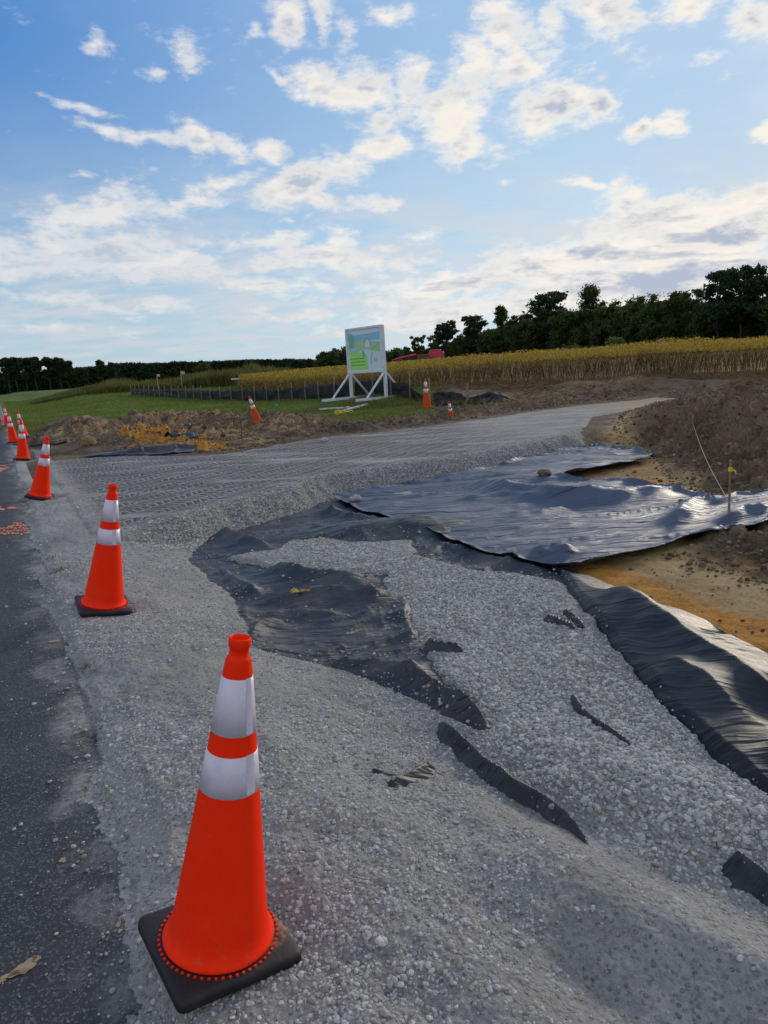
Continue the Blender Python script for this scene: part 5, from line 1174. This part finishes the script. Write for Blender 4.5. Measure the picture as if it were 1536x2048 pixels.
# crumpled scraps of fabric
def scrap(px, py, L, Wd, ang, label, H=.16, seed=0, lift=.02):
    x0, y0, z0 = drop(px, py); n, m = 60, 26; u, v = np.meshgrid(np.linspace(-L / 2, L / 2, n), np.linspace(-Wd / 2, Wd / 2, m), indexing='ij')
    v = v * (1 + .3 * fbm(u, u * 0, 1.3, 2, seed)); ca, sa = math.cos(ang), math.sin(ang); x = x0 + u * ca - v * sa; y = y0 + u * sa + v * ca
    z = bil(TOP, x, y) + lift + H * ridge(u * 1.2, v * .6 + .4 * u, 1.2, 2, seed + 3) * (1 - (2 * np.abs(v) / (Wd * 1.4)) ** 2); I = np.arange(n * m).reshape(n, m)
    F = np.stack([I[:-1, :-1], I[1:, :-1], I[1:, 1:], I[:-1, 1:]], -1).reshape(-1, 4); o = mesh_np('fabric_scrap', np.stack([x - x0, y - y0, z - z0], -1).reshape(-1, 3), F, BLK)
    o.location = (x0, y0, z0); s_ = o.modifiers.new('t', 'SOLIDIFY'); s_.thickness = .004; tag(o, label, 'fabric scrap', 'scraps of black fabric by the dirt heap')
scrap(368, 876, .9, .35, .9, 'crumpled black fabric scrap standing up in the orange dirt', .20, 5, .05)
scrap(397, 866, .8, .35, .1, 'crumpled fabric scrap with a pale shine right behind the orange dirt', .12, 9, .05)
scrap(325, 906, 1.5, 1.0, .15, 'flat black fabric scrap at the far edge of the driveway gravel', .10, 13)
scrap(225, 909, 1.2, .5, -.05, 'dusty fabric scrap half buried at the gravel edge below the heap', .05, 17)
b = MB(); pa = [np.array(drop(px, py)) + [0, 0, .04] for px, py in ((62, 893), (90, 890), (115, 888), (132, 886))]; b.tube([p - pa[0] for p in pa], .035, 8); o = b.build('black_tube', RUB, smooth=True); o.location = pa[0]; tag(o, 'black tube lying along the gravel edge behind the third and fourth cones', 'tube')
# yellow rope
x, y, z = drop(690, 829); b = MB(); rr = random.Random(8)
for k in range(9):
    c = np.array([rr.uniform(-.28, .28), rr.uniform(-.15, .15), .06]); R0 = rr.uniform(.07, .15); tl = rr.uniform(-.8, .8); b.tube([c + [R0 * math.cos(t), R0 * math.sin(t) * math.cos(tl), R0 * math.sin(t) * math.sin(tl) + R0 * .4] for t in np.linspace(0, 5.6, 16)], .018, 6)
o = b.build('rope_bundle', YEL, smooth=True); o.location = (x, y, z); tag(o, 'tangled bundle of yellow rope on the ground before the sign', 'rope')
# pale litter behind the fence
x, y, _ = along(477, 764, 70); b = MB(); b.box((0, 0, .0), (1.3, .5, .12)); o = b.build('white_panel', mat('white panel', (.7, .7, .7), .5), bevel=.02); o.location = (x, y, hg(x, y) + 1.25 * .75); tag(o, 'small white panel lying among the weeds behind the fence', 'panel')
# soil clods over the mounds and banks
tanL = lambda x, y: bil(tan, x, y)
def clods():
    n = 80000; d = (3.0 ** 1.1 + RS.rand(n) * (30 ** 1.1 - 3.0 ** 1.1)) ** (1 / 1.1); a = np.radians(-36 + RS.rand(n) * 76); x, y = d * np.sin(a), d * np.cos(a)
    dd, sd, tt = pline(x, y, BANKL); off = dd * np.where(sd < 0, 1, -1); mo = sdf(x, y, MOUND); he = sdf(x, y, HEAPS)
    k = (mo > -.25) | ((tanL(x, y) > .3) & (RS.rand(n) < .10)) | (he > -.1) | ((off > 0) & (off < 4.5) & (y > 15)); k &= RS.rand(n) < .25 + .9 * np.clip(fbm(x, y, 1.2, 3, 501), 0, 1) + .3; k &= bil(TOP, x, y) < bil(G0, x, y) + .004
    x, y, d = x[k], y[k], d[k]; r = .007 + .012 * RS.rand(len(x)) ** 2 + .028 * RS.rand(len(x)) ** 14; r *= (1 + .04 * np.clip(d - 7, -4, 30))
    stones('soil_clods', 'brown crumbs and clods of soil over the dirt mounds', np.stack([x, y, bil(G0, x, y) + r * .3], -1), np.stack([r * 1.1, r, r * .8], -1), (.085, .06, .042, 1), (.24, .18, .125, 1), .1)
clods()
# markings and smears on the asphalt
PAINT = mat('orange road paint', (.78, .20, .09), .75, col2=(.45, .13, .07), vscale=25); MUD = mat('tan mud', (.36, .25, .15), .95, col2=(.20, .15, .10), vscale=18)
def road_z(x, y): s = sroad(x, y); return .0072 * (-s) * (s < 0)
def decal(name, shapes, m_, label, cat, group, dz=.004, seed=0):
    rr = random.Random(seed); b = MB(); x0, y0 = at(*shapes[0][:2], 0.01); 
    for px, py, rx_, ry_, an in shapes:
        n = 22; V = []; ph = [rr.uniform(0, 6.28) for _ in range(4)]
        for k in range(n):
            t = 2 * math.pi * k / n; q = 1 + .16 * math.sin(3 * t + ph[0]) + .12 * math.sin(5 * t + ph[1]) + .10 * math.sin(9 * t + ph[2]); ux, uy = rx_ * q * math.cos(t), ry_ * q * math.sin(t)
            x, y = at(px + ux * math.cos(an) - uy * math.sin(an), py + ux * math.sin(an) + uy * math.cos(an), .01); V.append((x - x0, y - y0, road_z(x, y) + dz))
        b.add(V, [tuple(range(n))])
    o = b.build(name, m_); o.location = (x0, y0, 0); tag(o, label, cat, group)
rr = random.Random(4); sh = []
for row, (yy, xa, xb) in enumerate(((1046, 28, 42), (1051, 20, 52), (1056, 0, 60), (1061, 8, 70), (1066, -4, 56))):
    xx = xa
    while xx < xb: sh.append((xx, yy + rr.uniform(-1.5, 1.5), rr.uniform(2.5, 5), rr.uniform(1.0, 2.0), rr.uniform(-.3, .2))); xx += rr.uniform(6, 9)
decal('paint_marking', sh, PAINT, 'dotted orange spray paint arrow nearest the camera on the road', 'road paint', 'orange paint marks on the asphalt', seed=1)
decal('paint_marking', [(24, 1015, 10, 2.2, 0), (-6, 1013, 10, 3, .1), (4, 1018, 6, 2, 0)], PAINT, 'orange oval paint dash above the dotted arrow on the road', 'road paint', 'orange paint marks on the asphalt', seed=2)
decal('paint_marking', [(2, 937, 9, 2.6, 0), (14, 934, 4, 1.2, 0), (6, 931, 6, 1, .2), (0, 942, 6, 1.2, -.2)], PAINT, 'farthest orange paint mark on the road near the left photo edge', 'road paint', 'orange paint marks on the asphalt', seed=3)
decal('mud_smear', [(48, 1932, 32, 10, -.55), (20, 1948, 24, 5, -.35), (72, 1915, 10, 6, -.7), (-8, 1962, 18, 5, -.2)], MUD, 'long tan mud smear in the lower left corner of the asphalt', 'mud smear', 'mud smears on the asphalt', seed=5)
decal('mud_smear', [(125, 1718, 7, 5, -.2)], MUD, 'small round tan mud spot on the asphalt left of the nearest cone', 'mud smear', 'mud smears on the asphalt', seed=6)
decal('mud_smear', [(236, 1846, 7, 4, -.9), (230, 1858, 3, 3, 0)], MUD, 'tan mud spot close to the base corner of the nearest cone', 'mud smear', 'mud smears on the asphalt', seed=7)
decal('mud_smear', [(108, 1281, 14, 2, -.05), (136, 1278, 9, 1, -.1)], MUD, 'thin pale smear on the asphalt below the second cone', 'mud smear', 'mud smears on the asphalt', seed=8)
